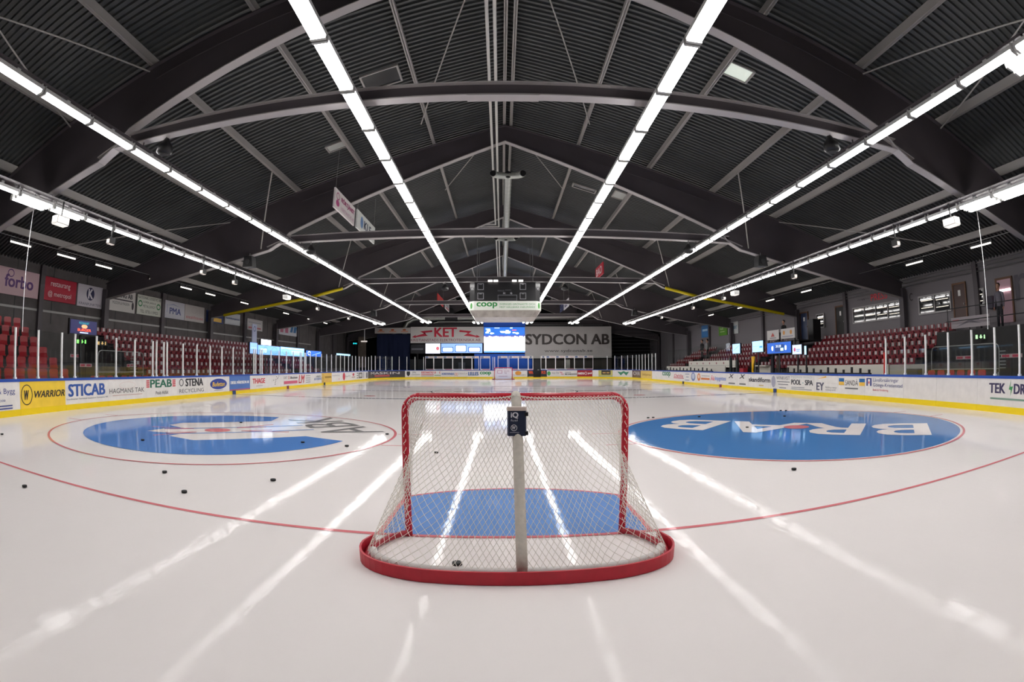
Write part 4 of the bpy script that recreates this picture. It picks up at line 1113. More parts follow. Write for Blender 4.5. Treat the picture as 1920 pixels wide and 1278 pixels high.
t = thing('banner', 'low white strip banner with three small orange logos', 'banner', (-13.2, YBN, 5.2))
F = cloth(-15.4, -11.0, 5.27, 5.95, YBN, mat('strip_white', 'c9c4c0', .7), 'cloth', t, nx=10, nz=2)
ads(t, F, [x for k in range(3) for x in (('e', .75+1.45*k, .42, .22, .1, 'd06a3a'), ('r', .35+1.45*k, 1.2+1.45*k, .16, .28, 'd89a80'))])
t = thing('stage_curtain', 'dark navy curtain hanging at the far end below the logo strip', 'curtain', (-13.2, YBN+.3, .2))
cloth(-15.2, -11.1, .4, 5.2, YBN+.25, mat('curtain_navy', '0d1a3c', .9), 'drape', t, folds=.05, nx=50, nz=4)
m = MB()
for k in range(9): m.box((12.95, 57.0, 2.3+k*.42), (18.5, 57.1, 2.36+k*.42))
tag(m.build('wall_cladding', mat('slat_dark', '3a3a3e', .6)), 'dark horizontal slats beside the wrinkled banner', 'cladding', kind='structure')
m = MB(); m.box((-17.6, 56.3, 1.2), (-16.6, 56.4, 4.9)); tag(m.build('wood_panel', mat('old_wood', '6e6259', .7, 0, 0, .2, 2)), 'tall brown wooden panel at the dark far corner', 'panel', kind='structure')
m = MB(); m.box((-12.0, 56.5, 0), (-3.5, 56.6, 2.2)); tag(m.build('low_wall', mat('low_wall_dark', '2c2e33', .7)), 'dark low wall behind the far end glass, screen side', 'wall', kind='structure')
m = MB(); m.box((4.4, 56.5, 0), (13.0, 56.6, 2.2)); tag(m.build('low_wall', mat('low_wall_brown', '4a443f', .7)), 'brownish low wall behind the far end glass, bench side', 'wall', kind='structure')
m = MB(); m.box((7.35, 56.3, -.03), (7.9, 56.45, 2.15)); tag(m.build('fridge', mat('fridge_pale', 'b8b4ae', .5)), 'pale upright cabinet behind the far end glass', 'cabinet')
m = MB(); m.box((-5.3, 56.35, -.03), (-4.5, 56.42, 1.85)); tag(m.build('door_hatch', mat('hatch_frame', '50525c', .5)), 'small grey hatch behind the far end glass', 'hatch')

# lamps and exits far left
t = thing('pendant_lamp', 'white lamp on a long rod near the dark far corner', 'lamp', (-15.6, 52, 4.0))
m = MB(); m.box((-15.63, 51.98, 4.2), (-15.57, 52.04, 6.56)); m.build('rod', M_POST, t)
m = MB(); m.box((-16.0, 51.9, 4.08), (-15.3, 52.1, 4.22)); m.build('lamp_head', glow('fff4ec', .5), t)
def exit_sign(x, y, z, rz, c, s, label, wd=.5):
    t = thing('exit_sign', label, 'sign', (x, y, z), rz)
    m = MB(); m.box((-.02, .02, -z), (.02, .05, 0)); m.build('stake', M_DARK, t, world=False)
    m = MB(); m.box((-wd/2, .0, 0), (wd/2, .06, .2)); m.build('housing', M_BLACK, t, world=False)
    im = INV[t.name].inverted()
    F = lambda a, b, l: tuple(im @ Vector((-wd/2+a, -l-.002, b)))
    ads(t, F, [('r', .02, .12, .03, .17, (c, s)), ('p', [(.18, .1), (.26, .03), (.34, .1), (.29, .1), (.29, .17), (.23, .17), (.23, .1)], (c, s)), ('e', .42, .14, .03, .03, (c, s)), ('r', .39, .45, .03, .11, (c, s))])
exit_sign(-16.4, 10.2, 2.12, -PI/2+2.5, '7dff6a', 2.5, 'green lit exit sign in the entrance gap of the sign wall stand')
exit_sign(-17.3, 12.4, 2.15, -PI/2+2.5, 'd8b070', .8, 'dim amber exit sign deeper in the same entrance gap')
exit_sign(16.9, 7.5, 2.08, PI/2-2.5, 'a8e0a0', 2.0, 'pale green lit exit sign over the bench side entrance')
exit_sign(-17.2, 54, 3.9, 0, '20d8e8', 3.0, 'cyan lit exit sign in the dark far corner', .7)

# ------------------------------------------------------------------ hanging signs under the roof
def hsign(x, y0, y1, z0, z1, label, items, bg, flip=False):
    t = thing('hanging_sign', label, 'sign', (x, (y0+y1)/2, z0))
    m = MB(); m.box((x-.03, y0, z0), (x+.03, y1, z1)); m.build('board', mat('sign_'+bg, bg, .6), t)
    if x < 0: F = lambda a, b, l: (x+.03+l, y0+a, z0+b)
    else: F = lambda a, b, l: (x-.03-l, y1-a, z0+b)
    ads(t, F, items)
    m = MB()
    for y in (y0+.1, y1-.1): m.cyl((x, y, z1), (x, y, roof_z(x)-.25), .01, 5)
    m.build('wire', M_STEEL, t)
hsign(-6.0, 12.2, 14.8, 6.98, 7.72, 'white hanging sign with magenta plumbing name under the roof', [('b', 'RÖRTJÄNST', .75, 2.5, .36, .62, 'a3246c'), ('t', 'I KRISTIANSTAD AB', .75, 2.5, .1, .24, 'c08aa8'), ('o', .35, .5, .2, .14, .04, 'b04a80'), ('e', .35, .24, .2, .12, 'b04a80')], 'e3dedc')
hsign(-6.0, 15.15, 18.2, 7.02, 7.8, 'white hanging sign with dark blue initials and blue drop', [('e', .75, .4, .2, .26, '3f78b8'), ('r', .73, .77, .14, .66, 'dfe6ee'), ('b', 'KLF', 1.1, 2.3, .2, .58, '28324e')], 'dfe2de')
hsign(6.0, 25.9, 28.4, 7.0, 7.72, 'red hanging sign with white rounded letters above the bench side', [('b', 'BAO', .3, 2.2, .12, .6, 'f0dce0')], 'c02236')
hsign(-6.0, 42, 46.6, 7.3, 8.05, 'plain red hanging sign near the far end, sign wall side', [('t', 'SPARA', .6, 3.6, .2, .5, 'b05048')], 'cc3a34')
hsign(-6.0, 48.3, 52.2, 7.35, 8.1, 'white hanging sign with small red bar near the far end', [('r', .4, 3.4, .1, .25, 'c05050'), ('b', 'AB', .6, 3.0, .32, .65, '555560')], 'dcdad8')
hsign(6.0, 46.3, 49.5, 7.0, 7.85, 'dark blue hanging sign near the far end, bench side', [('b', 'LT', .6, 2.4, .2, .6, '8a90b8')], '272c50')
hsign(6.0, 42.3, 46.1, 6.9, 7.65, 'white hanging sign with purple square near the far end', [('r', .9, 2.8, .15, .62, '4a4468'), ('r', 1.3, 2.4, .25, .52, 'b8b4c4')], 'dcdae0')

# signs fixed on the concrete wall
def wsign(x, y0, y1, z0, z1, label, items, bg):
    sg = -1 if x < 0 else 1
    t = thing('wall_sign', label, 'sign', (x, (y0+y1)/2, z0))
    m = MB(); m.box((min(x, x-sg*.06), y0, z0), (max(x, x-sg*.06), y1, z1)); m.build('board', mat('sign_'+bg, bg, .6), t)
    if sg < 0: F = lambda a, b, l: (x+.06+l, y0+a, z0+b)
    else: F = lambda a, b, l: (x-.06-l, y1-a, z0+b)
    ads(t, F, items)
X0 = -WX+.02
wsign(X0, 7.0, 9.7, 3.95, 5.0, 'pale sign with pink reflection tint and purple ringed letters, nearest on the wall', [('b', 'forbo', .55, 2.35, .3, .8, '54286a'), ('o', .9, .85, .2, .16, .04, '54286a')], 'c8a8ae')  # pink of the glass reflection is mixed into the board colour
wsign(X0, 10.05, 12.3, 3.98, 4.98, 'deep red wall sign with white restaurant lettering', [('t', 'restaurang', .45, 1.8, .56, .82, 'e6d4d6'), ('t', '@ metropol', .3, 1.9, .14, .42, 'e6d4d6')], 'a81430')
wsign(X0, 12.42, 14.3, 3.96, 4.98, 'white wall sign with dark oval and crane lettering', [('e', .95, .62, .3, .3, '25254a'), ('b', 'K', .78, 1.15, .4, .86, 'd8d4dc'), ('t', 'KRANPUNKTEN', .12, 1.78, .08, .2, '4a4860')], 'c4bec6')
wsign(X0, 14.85, 17.1, 4.0, 5.08, 'white wall sign with black bar and hook, half hidden by beam', [('b', 'LEYSING AB', .25, 2.0, .7, .95, '2a2a2e'), ('r', .2, 2.05, .56, .62, '30242c'), ('t', 'MUDDR & MASKIN', .3, 1.75, .34, .48, '3c3a40'), ('e', 2.05, .36, .1, .2, '30242c')], 'c4c0bc')
wsign(X0, 17.3, 19.62, 4.02, 5.06, 'white wall sign with green recycling marks and scrap metal text', [('t', 'NATIONAL LOGISTIC AB', .06, 2.26, .84, .98, '35353a'), ('t', 'KÖPER JÄRN &', .55, 1.75, .6, .76, '35353a'), ('t', 'METALLSKROT', .55, 1.75, .4, .54, '35353a'), ('t', 'TEL: 0733-119923', .3, 2.0, .1, .26, '35353a'), ('o', .28, .58, .2, .17, .07, '2f7a48'), ('o', 2.04, .54, .2, .17, .07, '2f7a48')], 'c6c8bc')
wsign(X0, 19.9, 22.15, 4.06, 5.06, 'white wall sign with blue serif initials under a house line', [('b', 'PMA', .6, 1.85, .25, .62, '39437c'), ('p', [(.3, .7), (1.0, .84), (1.85, .7), (1.0, .80)], '6a78a8'), ('r', .32, .36, .3, .8, '6a78a8')], 'bdbcc4')
wsign(X0, 22.2, 24.55, 4.06, 5.06, 'pale wall sign with red steakhouse lettering', [('t', 'steakhouse', .15, 2.2, .16, .36, 'b84a54'), ('o', 1.1, .72, .3, .2, .02, 'a8a09e')], 'b8b2b0')
wsign(X0, 24.9, 27.15, 4.2, 4.95, 'dark blue and yellow wall sign', [('r', .3, 2.0, .08, .34, 'd8a832'), ('i', 'Motor', .5, 1.8, .45, .66, 'c8b050')], '27386c')
wsign(X0, 27.4, 29.7, 4.26, 5.08, 'pale grey wall sign with a thin blue line of text', [('b', 'markiskompaniet', .1, 2.2, .34, .52, '4a5c88')], 'b4b6ba')
wsign(X0, 30.9, 33.6, 4.1, 4.95, 'pale wall sign with red and grey text bars', [('r', .2, 2.4, .55, .62, '8a8a92'), ('r', .2, 2.4, .12, .24, 'b05a62')], 'b4b0b0')
wsign(X0, 37.0, 41.5, 4.1, 5.0, 'wide white wall sign with pink boxes and blue sail mark', [('r', .2, .9, .2, .7, 'b06078'), ('r', 1.3, 2.0, .2, .7, 'b06078'), ('p', [(2.4, .3), (2.7, .85), (3.2, .85), (3.0, .3)], '2f6898'), ('p', [(3.2, .3), (3.4, .85), (4.1, .85), (3.8, .3)], '2f6898')], 'c0c0c6')
X1 = WX-.02
wsign(X1, 34.9, 36.9, 3.95, 5.0, 'white gallery sign with blue curly name', [('i', 'Älgat', .15, 1.8, .3, .85, '6a90a8')], 'c4c8c8')
wsign(X1, 37.2, 39.0, 3.95, 5.05, 'lime green gallery sign', [('t', 'holl', .3, 1.0, .5, .72, 'd8e0c0'), ('r', .3, 1.3, .3, .36, 'b8cc90')], '5c9a1e')
wsign(X1, 41.3, 43.3, 4.0, 5.2, 'sky blue gallery sign near the dark far end', [('r', .3, 1.6, .6, .8, 'a8c8e0')], '3a7ab8')

# ------------------------------------------------------------------ press room wall: doors and windows
def window(n, y0, y1, z0, z1, mull, label):
    t = thing('window_%d' % n, label, 'window', (X1, (y0+y1)/2, z0), kind='structure')
    m = MB(); m.box((X1-.02, y0, z0), (X1+.01, y1, z1)); m.build('pane', mat('window_dark', '1a1a1e', .04, 0, 0, 0, 1, 0, .8), t)
    m = MB(); e = .07
    m.box((X1-.07, y0-e, z0-e), (X1-.02, y1+e, z0)); m.box((X1-.07, y0-e, z1), (X1-.02, y1+e, z1+e)); m.box((X1-.07, y0-e, z0), (X1-.02, y0, z1)); m.box((X1-.07, y1, z0), (X1-.02, y1+e, z1))
    for k in range(1, mull): y = y0+(y1-y0)*k/mull; m.box((X1-.06, y-.025, z0), (X1-.02, y+.025, z1))
    m.build('window_frame', mat('frame_white', 'a8a4a4', .5), t)
    # lamp reflections on the panes, drawn as glowing bars
    m = MB()
    for zz in (.25, .7):
        for k in range(mull):
            a = y0+(y1-y0)*(k+.12)/mull; b = y0+(y1-y0)*(k+.9)/mull; z = z0+(z1-z0)*zz
            m.box((X1-.026, a, z-.012+.05*k), (X1-.021, b, z+.012+.05*k))
    m.build('lamp_reflection', glow('fff2e0', 1.2), t)
window(1, 11.15, 13.35, 3.58, 4.32, 2, 'two pane office window next to the brown door')
window(2, 14.85, 19.05, 3.58, 4.34, 4, 'long four pane press room window')
window(3, 22.2, 23.0, 3.6, 4.35, 1, 'small warm lit gallery window between the doors')
window(4, 8.95, 9.35, 3.6, 4.2, 1, 'small office window at the near end of the gallery')
def door(n, y0, y1, z0, z1, col_, label):
    t = thing('door_%d' % n, label, 'door', (X1, (y0+y1)/2, z0), kind='structure')
    m = MB(); m.box((X1-.05, y0, z0), (X1, y1, z1)); m.build('leaf', mat('door_'+col_, col_, .5), t)
    m = MB(); e = .08
    m.box((X1-.08, y0-e, z0), (X1, y0, z1+e)); m.box((X1-.08, y1, z0), (X1, y1+e, z1+e)); m.box((X1-.08, y0, z1), (X1, y1, z1+e)); m.build('frame', mat('frame_wood', '6a4a34', .6), t)
    m = MB(); m.box((X1-.06, (y0+y1)/2-.08, z0+1.35), (X1-.05, (y0+y1)/2+.08, z0+1.6)); m.build('notice', M_WHITE, t)
    m = MB(); m.box((X1-.12, y0+.06, z0+.95), (X1-.05, y0+.1, z0+1.02)); m.build('handle', M_STEEL, t)
door(1, 10.1, 10.85, 2.75, 4.6, '4a3430', 'dark brown gallery door beside the two pane window')
door(2, 24.1, 24.95, 2.75, 4.62, '2c3a5a', 'dark blue gallery door by the small warm window')
door(3, 19.9, 20.8, 2.75, 4.6, '1c1a1a', 'open black doorway next to the press window')
m = MB(); F = lambda a, b, l: (X1-.01-l, 17.9-a, 4.6+b)
t = thing('wall_lettering', 'red word with small dark logo above the long press window', 'lettering', (X1, 17.5, 4.6))
m = MB(); put_text(m, 'PRESS', F, .55, 2.0, 0, .36, .015); m.build('red_lettering', ink('d8323e'), t)
m = MB(); put_text(m, '~w~', F, -.7, .4, .12, .24, .01); m.build('dark_logo', ink('3a3638'), t)
t = thing('wall_lettering', 'dark letter painted beside the two pane window', 'lettering', (X1, 14.0, 4.3))
m = MB(); put_text(m, 'C', lambda a, b, l: (X1-.01-l, 14.1-a, 4.25+b), 0, .25, 0, .38, .03); m.build('lettering', ink('3a3638'), t)
# mirror image of a lit doorway, built as an opening in the gallery wall
t = thing('door_4', 'mirror image of a bright doorway with lit tube, near end of the gallery', 'door', (X1, 7.6, 2.75), kind='structure')
m = MB(); m.box((X1-.04, 7.2, 2.75), (X1, 8.05, 4.45)); m.build('opening', glow('8a6e76', .25), t)
m = MB(); m.box((X1-.09, 7.25, 3.98), (X1-.05, 8.0, 4.06)); m.build('mirrored_tube', glow('fff0f0', 8), t)
m = MB(); m.box((X1-.09, 7.12, 2.75), (X1, 7.2, 4.53)); m.box((X1-.09, 8.05, 2.75), (X1, 8.13, 4.53)); m.box((X1-.09, 7.2, 4.45), (X1, 8.05, 4.53)); m.build('frame', mat('frame_wood', '6a4a34', .6), t)
t = thing('wall_lettering', 'reflection of a huge dark letter, painted on the pale wall past the mirrored doorway', 'lettering', (X1, 6.4, 3.6))
m = MB(); put_text(m, 'm', lambda a, b, l: (X1-.01-l, 7.0-a, 3.55+b), 0, 1.5, 0, 1.0, .02); m.build('lettering', ink('45404a'), t)  # glass reflection of lettering behind the camera, painted onto the wall
t = thing('gallery_banner', 'pale advertising cloth on the gallery rail at the near end', 'banner', (17.9, 9, 2.6))
m = MB(); m.box((17.85, 7.6, 2.62), (17.9, 9.9, 3.05)); m.build('cloth', mat('gallery_cloth', '9c9498', .7), t)
m = MB()
for y in (7.7, 8.8, 9.8): m.box((17.9, y, 2.49), (17.93, y+.04, 3.05))
m.build('rail_post', M_DARK, t)
ads(t, lambda a, b, l: (17.85-l, 9.9-a, 2.62+b), [('r', .1, .5, .28, .34, 'b05a62'), ('p', [(.3, .05), (1.1, .3), (1.9, .1), (1.1, .2)], '6a646c'), ('r', 1.2, 1.7, .25, .3, '6a646c')])
m = MB(); m.box((19.1, 8.2, 3.35), (19.49, 8.55, 3.85)); tag(m.build('loudspeaker', mat('speaker_purple', '2c2434', .6)), 'dark square loudspeaker on the wall by the mirrored doorway', 'speaker')

# ------------------------------------------------------------------ stands and seats
M_STEP = mat('step_concrete', '2f2c2d', .8, 0, 0, .15, 2)
def stand(name, sgn, y0, y1, x_front, run_, n, z_front, rise, label):
    m = MB()
    for i in range(n):
        xa = sgn*(x_front+run_*i); xb = sgn*(WX-.02)
        z0 = -.03 if i == 0 else z_front+rise*(i-1)
        m.box((min(xa, xb), y0, z0), (max(xa, xb), y1, z_front+rise*i))
    return tag(m.build(name, M_STEP), label, 'stand', kind='structure')
stand('trim_terrace', -1, 13.2, 44, 14.75, .74, 6, .72, .37, 'stepped concrete terrace under the tagged red seats, sign wall side')
stand('trim_terrace', -1, -2, 8.55, 14.75, .74, 6, .72, .37, 'stepped concrete terrace under the plain red seats, sign wall side')
stand('trim_terrace', 1, 10.3, 24.6, 15.35, .78, 5, 1.06, .36, 'stepped concrete terrace below the press windows')
stand('trim_terrace', 1, 25.6, 43, 15.35, .78, 5, 1.06, .36, 'stepped concrete terrace behind the player benches')
m = MB(); m.box((-WX+.02, 8.55, -.03), (-16.8, 13.2, 1.4)); tag(m.build('trim_entrance', M_STEP), 'dark entrance passage between the two red seat blocks', 'passage', kind='structure')
m = MB(); m.box((17.2, 3, -.03), (WX-.02, 10.3, 2.5)); tag(m.build('trim_gallery', M_STEP), 'dark raised gallery floor at the near bench side', 'gallery', kind='structure')
m = MB()
for z in (2.9, 3.4):
    m.tube([(17.6, 3, z), (17.6, 10, z)], .02, 6)
for y in (3.2, 5, 7, 9.9): m.tube([(17.6, y, 2.5), (17.6, y, 3.4)], .02, 6)
tag(m.build('gallery_rail', M_DARK), 'dark handrail along the near gallery', 'rail')
def seat_mesh(tagged, red):
    m = MB()
    # folding shell: back with rounded top, tipped-up pan in front, white number tag
    prof = [(-.165, .08), (.165, .08), (.18, .27), (.165, .32), (.11, .34), (-.11, .34), (-.165, .32), (-.18, .27)]
    m.prism(prof, lambda x, z, s_: (-.05*z-.03+(.0 if s_ == 0 else .035), x, z+.02))
    pan = [(-.155, .0), (.155, .0), (.165, .1), (.13, .15), (-.13, .15), (-.165, .1)]
    m.prism(pan, lambda x, z, s_: (.10+.10*z+(.0 if s_ == 0 else .05), x, z))
    m.box((.0, -.2, -.01), (.12, .2, .03), 0)
    m.box((.03, -.03, -.02-.12), (.07, .03, .02), 2)
    if tagged:
        m.box((.004, -.075, .19), (.02, .075, .34), 1)
    me = m
    return me
M_SEATR = mat('seat_red', '740c1e', .4)
M_SEATB = mat('seat_bright_red', 'a01020', .35)
M_TAG = mat('seat_tag', 'b4aeb0', .5)
seat_srcs = {}
def seat_src(tagged):
    if tagged not in seat_srcs:
        o = seat_mesh(tagged, None).build('folding_seat', [M_SEATR if tagged else M_SEATB, M_TAG, M_DARK])
        COL.objects.unlink(o); seat_srcs[tagged] = o.data
        bpy.data.objects.remove(o)
    return seat_srcs[tagged]
SEATS = []
rown = ['lowest', 'second', 'third', 'fourth', 'fifth', 'top']
def seats(sgn, y0, y1, x_front, run_, n, z_front, rise, tagged, where, skip=()):
    for i in range(n):
        y = y0
        while y < y1:
            if not any(q[0] <= y <= q[1] and i >= (q[2] if len(q) > 2 else 0) for q in skip):
                SEATS.append((sgn*(x_front+run_*i+.38), y, z_front+rise*i+.11, sgn, tagged, rown[i] if i < n-1 else 'top', where))
            y += .465 if tagged else .56
seats(-1, 2.5, 8.4, 14.75, .74, 6, .72, .37, False, 'near block under the sign wall')
seats(-1, 13.5, 36, 14.75, .74, 6, .72, .37, True, 'long block under the sign wall', skip=((30.1, 31.2),))
seats(1, 10.6, 24.5, 15.35, .78, 5, 1.06, .36, True, 'block below the press windows', skip=((21.3, 25, 2),))
seats(1, 26, 42.5, 15.35, .78, 5, 1.06, .36, True, 'block behind the player benches', skip=((36.0, 38.5),))
m = MB(); m.box((-14.45, 8.6, -.03), (-13.85, 12.4, .5)); tag(m.build('trim_step', M_STEP), 'low concrete step under the loose seats, sign wall side', 'step', kind='structure')
m = MB(); m.box((13.9, 5.2, -.03), (14.5, 8.6, .6)); tag(m.build('trim_step', M_STEP), 'low concrete step under the loose seats, bench side', 'step', kind='structure')
for k in range(7): SEATS.append((-14.15, 8.9+.47*k+(.4 if k > 2 else 0), .62, -1, False, 'single', 'loose row by the entrance gap'))
for k in range(6): SEATS.append((14.2, 5.6+.5*k, .72, 1, False, 'single', 'loose row by the bench side entrance'))
SEATS.sort(key=lambda s: (s[0]+.11)**2+(s[1]+4.34)**2)
for x, y, z, sgn, tg, rw, wh in SEATS[:298]:
    o = bpy.data.objects.new('folding_seat', seat_src(tg)); COL.objects.link(o)
    o.location = (x, y, z); o.rotation_euler = (0, 0, (0 if sgn < 0 else PI)+(-.5 if wh.startswith('near block') else 0))
    lab = ('red folding seat with white tag, %s row of the %s' if tg else 'plain red folding seat, %s row of the %s') % (rw, wh)
    tag(o, lab, 'seat', 'seats, %s row, %s' % (rw, wh))
m = MB(); proto = {tg: seat_mesh(tg, None) for tg in (True, False)}
for x, y, z, sgn, tg, rw, wh in SEATS[298:]:
    p = proto[tg]; i = len(m.v)
    m.v += [(x+a*(1 if sgn < 0 else -1), y+b*(1 if sgn < 0 else -1), z+c_) for a, b, c_ in p.v]
    m.f += [tuple(i+k for k in f) for f in p.f]; m.mi += p.mi
tag(m.build('distant_seating', [M_SEATR, M_TAG, M_DARK]), 'distant red tagged seats toward the far end on both sides', 'seats', kind='stuff')

# entrance gap on the sign wall side: TV, gate, small signs
t = thing('television', 'dark navy television with orange burger advert over the entrance gap', 'screen', (-15.6, 9.6, 2.5))
m = MB(); m.box((-15.72, 8.75, 2.42), (-15.62, 10.42, 3.0)); m.build('cabinet', M_BLACK, t)
m = MB(); m.box((-15.62, 8.8, 2.46), (-15.6, 10.37, 2.96)); m.build('picture', glow('2a2a58', .5), t)
ads(t, lambda a, b, l: (-15.6+l, 8.8+a, 2.46+b), [('t', 'PIZZAHUSET', .5, 1.1, .36, .44, ('2ab0c0', .9)), ('e', .82, .28, .18, .07, ('f0a878', 1.1)), ('b', 'BURGER', .42, 1.22, .1, .2, ('f0603c', 1.1)), ('r', .55, 1.05, .03, .07, ('c8d8ff', 1))])
m = MB(); m.box((-15.8, 9.5, 0), (-15.73, 9.6, 2.7)); m.build('mount', M_BLACK, t)
def glass_gate(sgn, y0, y1, z0, z1, x, label):
    t = thing('glass_gate', label, 'gate', (x, (y0+y1)/2, 0))
    m = MB(); c = .18
    P = [(x, y0, z0), (x, y0, z1-c), (x, y0+.05, z1-.05), (x, y0+c, z1), (x, y1-c, z1), (x, y1-.05, z1-.05), (x, y1, z1-c), (x, y1, z0)]
    m.tube(P+[], .02, 6); m.tube([(x, y0, z0+.1), (x, y1, z0+.1)], .015, 6); m.build('frame', M_STEEL, t)
    m = MB(); m.box((x-.005, y0+.03, z0+.02), (x+.005, y1-.03, z1-.03)); m.build('pane', glass_mat(), t)
    m = MB()
    for k in range(6): m.box((x+sgn*.3, (y1 if sgn < 0 else y0)-sgn*.0-.5+(.0 if sgn < 0 else .4), z0+.1+.1*k), (x+sgn*.34, (y1 if sgn < 0 else y0)+(-.1 if sgn < 0 else .2), z0+.13+.1*k))
    m.build('vent_grille', M_STEEL, t)
    m = MB(); m.box((x-.02, y0, 0), (x+.02, y0+.06, z0)); m.box((x-.02, y1-.06, 0), (x+.02, y1, z0)); m.build('leg', M_STEEL, t)
glass_gate(-1, 9.3, 12.15, 1.0, 1.87, -14.35, 'round-cornered glass gate before the sign wall entrance gap')
glass_gate(1, 4.9, 8.2, 1.0, 1.85, 14.35, 'round-cornered glass gate before the bench side entrance')
def plate(x, y0, y1, z0, z1, label, sgn):
    t = thing('safety_sign', label, 'sign', (x, y0, z0)); m = MB(); m.box((x-.015, y0, z0), (x+.015, y1, z1)); m.build('plate', mat('plate_pale', 'b59c9e', .5), t)
    ads(t, lambda a, b, l: (x-sgn*(.015+l), (y0+a) if sgn < 0 else (y1-a), z0+b), [('r', .05*(y1-y0), .4*(y1-y0), .02, (z1-z0)-.02, 'a8324a'), ('r', .55*(y1-y0), .92*(y1-y0), .02, (z1-z0)-.02, 'a8324a')])
    m = MB(); m.box((x-.01, (y0+y1)/2-.01, 0), (x+.01, (y0+y1)/2+.01, z0)); m.build('stake', M_DARK, t)
plate(-15.5, 9.3, 10.0, 1.26, 1.38, 'small pink and white plate low in the sign wall entrance gap', -1)
plate(-16.5, 9.6, 10.3, 1.6, 1.72, 'small pink and white plate higher in the sign wall entrance gap', -1)
plate(-15.5, 12.3, 12.75, 1.27, 1.4, 'small pink plate at the edge of the tagged seats', -1)
plate(15.6, 7.0, 7.9, 1.4, 1.52, 'small pink and white plate behind the bench side glass gate', 1)
plate(15.6, 4.6, 5.6, 1.4, 1.52, 'second pink and white plate past the bench side glass gate', 1)

# ------------------------------------------------------------------ bench side equipment
def bench_wall(y0, y1, z0, z1, x, label, marks):
    t = thing('bench_wall', label, 'bench', (x, (y0+y1)/2, 0))
    m = MB(); m.box((x, y0, 0), (x+.06, y1, z1)); m.build('panel', mat('bench_white', 'd0ccc2', .6), t)
    m = MB(); m.box((x-.42, y0+.1, .42), (x-.05, y1-.1, .48))
    for k in range(int((y1-y0)/1.5)): m.box((x-.3, y0+.4+1.5*k, 0), (x-.2, y0+.46+1.5*k, .42))
    m.build('seat_board', M_DARK, t)
    m = MB()
    for k in range(marks):
        y = y0+(y1-y0)*(k+.5)/marks; m.box((x-.9, y-.05, .8), (x-.84, y+.05, 1.12+.05*(k % 3)))
    m.box((x-.92, y0+.2, .78), (x-.82, y1-.2, .99))
    m.build('stick_rack', M_BLACK, t)
bench_wall(28, 41, 0, 1.28, 14.9, 'long white player bench wall behind the far boards of the bench side', 16)
bench_wall(11.3, 19.7, 0, 1.3, 14.9, 'long white player bench wall below the press seats', 14)
t = thing('bench_wall', 'upper white bench backing with small dark emblems', 'bench', (15.25, 31.6, 0))
m = MB(); m.box((15.22, 27, 1.2), (15.28, 36, 1.68)); m.build('panel', mat('bench_white', 'd0ccc2', .6), t)
ads(t, lambda a, b, l: (15.22-l, 36-a, 1.2+b), [('e', .6+1.3*k, .3, .09, .08, '8a3a4a') for k in range(7)]+[('r', 0, 9, .12, .14, '8a8a88')])
m = MB(); m.box((15.2, 27.2, 0), (15.3, 27.3, 1.2)); m.box((15.2, 35.7, 0), (15.3, 35.8, 1.2)); m.build('leg', M_DARK, t)
t = thing('bench_wall', 'grey low cabinet wall next to the red pole', 'bench', (14.9, 10.1, 0))
m = MB(); m.box((14.9, 9.1, 0), (14.96, 11.2, 1.28)); m.build('panel', mat('bench_grey', '9a9690', .6), t)
m = MB(); m.box((14.6, 9.2, .9), (14.88, 9.9, 1.12)); m.build('box', M_DARK, t)
m = MB(); m.cyl((13.46, 10.02, .965), (13.46, 10.02, 1.75), .035, 10); tag(m.build('red_pole', mat('pole_red', 'd02418', .4), base=(13.46, 10.02, .965)), 'bright red pole beside the last white post on the bench side', 'pole')
for k, (y0, y1, z1, lab) in enumerate(((28, 35, 2.85, 'tall clear glass screen behind the far player bench'), (35, 41.9, 2.75, 'tall clear glass screen at the end of the far player bench'))):
    m = MB(); m.box((15.3, y0+.02, 1.3), (15.32, y1-.02, z1)); tag(m.build('glass_screen', glass_mat(), base=(15.31, (y0+y1)/2, 0)), lab, 'glass')
def right_image(y0, y1, z0, z1, label, mt, items, x=13.95):  # glowing panels put in for screen images of unclear source
    t = thing('screen_or_reflection', label, 'screen', (x, (y0+y1)/2, z0))
    m = MB(); m.box((x, y0-.03, z0-.03), (x+.1, y1+.03, z1+.03)); m.build('cabinet', M_BLACK, t)
    m = MB(); m.box((x-.012, y0, z0), (x, y1, z1)); m.build('picture', mt, t)
    ads(t, lambda a, b, l: (x-.012-l, y1-a, z0+b), items)
    m = MB(); m.box((x+.02, (y0+y1)/2-.04, 0), (x+.08, (y0+y1)/2+.04, z0)); m.build('stand', M_DARK, t)
WB = glow('a8d4ff', 1.0)
right_image(23.7, 24.75, 2.07, 2.64, 'pale blue glowing screen image with thin diagonal line, on bench side', WB, [('p', [(.1, .15), (.95, .45), (.95, .47), (.1, .17)], '3a5a88')])
right_image(20.75, 22.05, 2.08, 2.68, 'larger pale blue glowing screen image with grid, between line image and score image', WB, [('r', .85, .87, .05, .55, ('7ab0e8', .8)), ('r', .9, 1.25, .22, .32, ('4a90e0', .9)), ('r', .05, .8, .3, .32, ('8abcf0', .9))])
right_image(17.75, 20.25, 1.95, 2.5, 'deep blue glowing score image with two zeros', glow('1b58b8', .8), [('b', '0', .5, .68, .14, .38, ('f4f8ff', 2)), ('b', '0', 1.9, 2.08, .14, .38, ('f4f8ff', 2)), ('r', .85, 1.8, .08, .44, ('123a7c', .7)), ('t', '20:28', .95, 1.5, .3, .42, ('dceaff', 1.4)), ('r', 1.45, 1.75, .12, .26, ('b8ffd8', 1.6))])
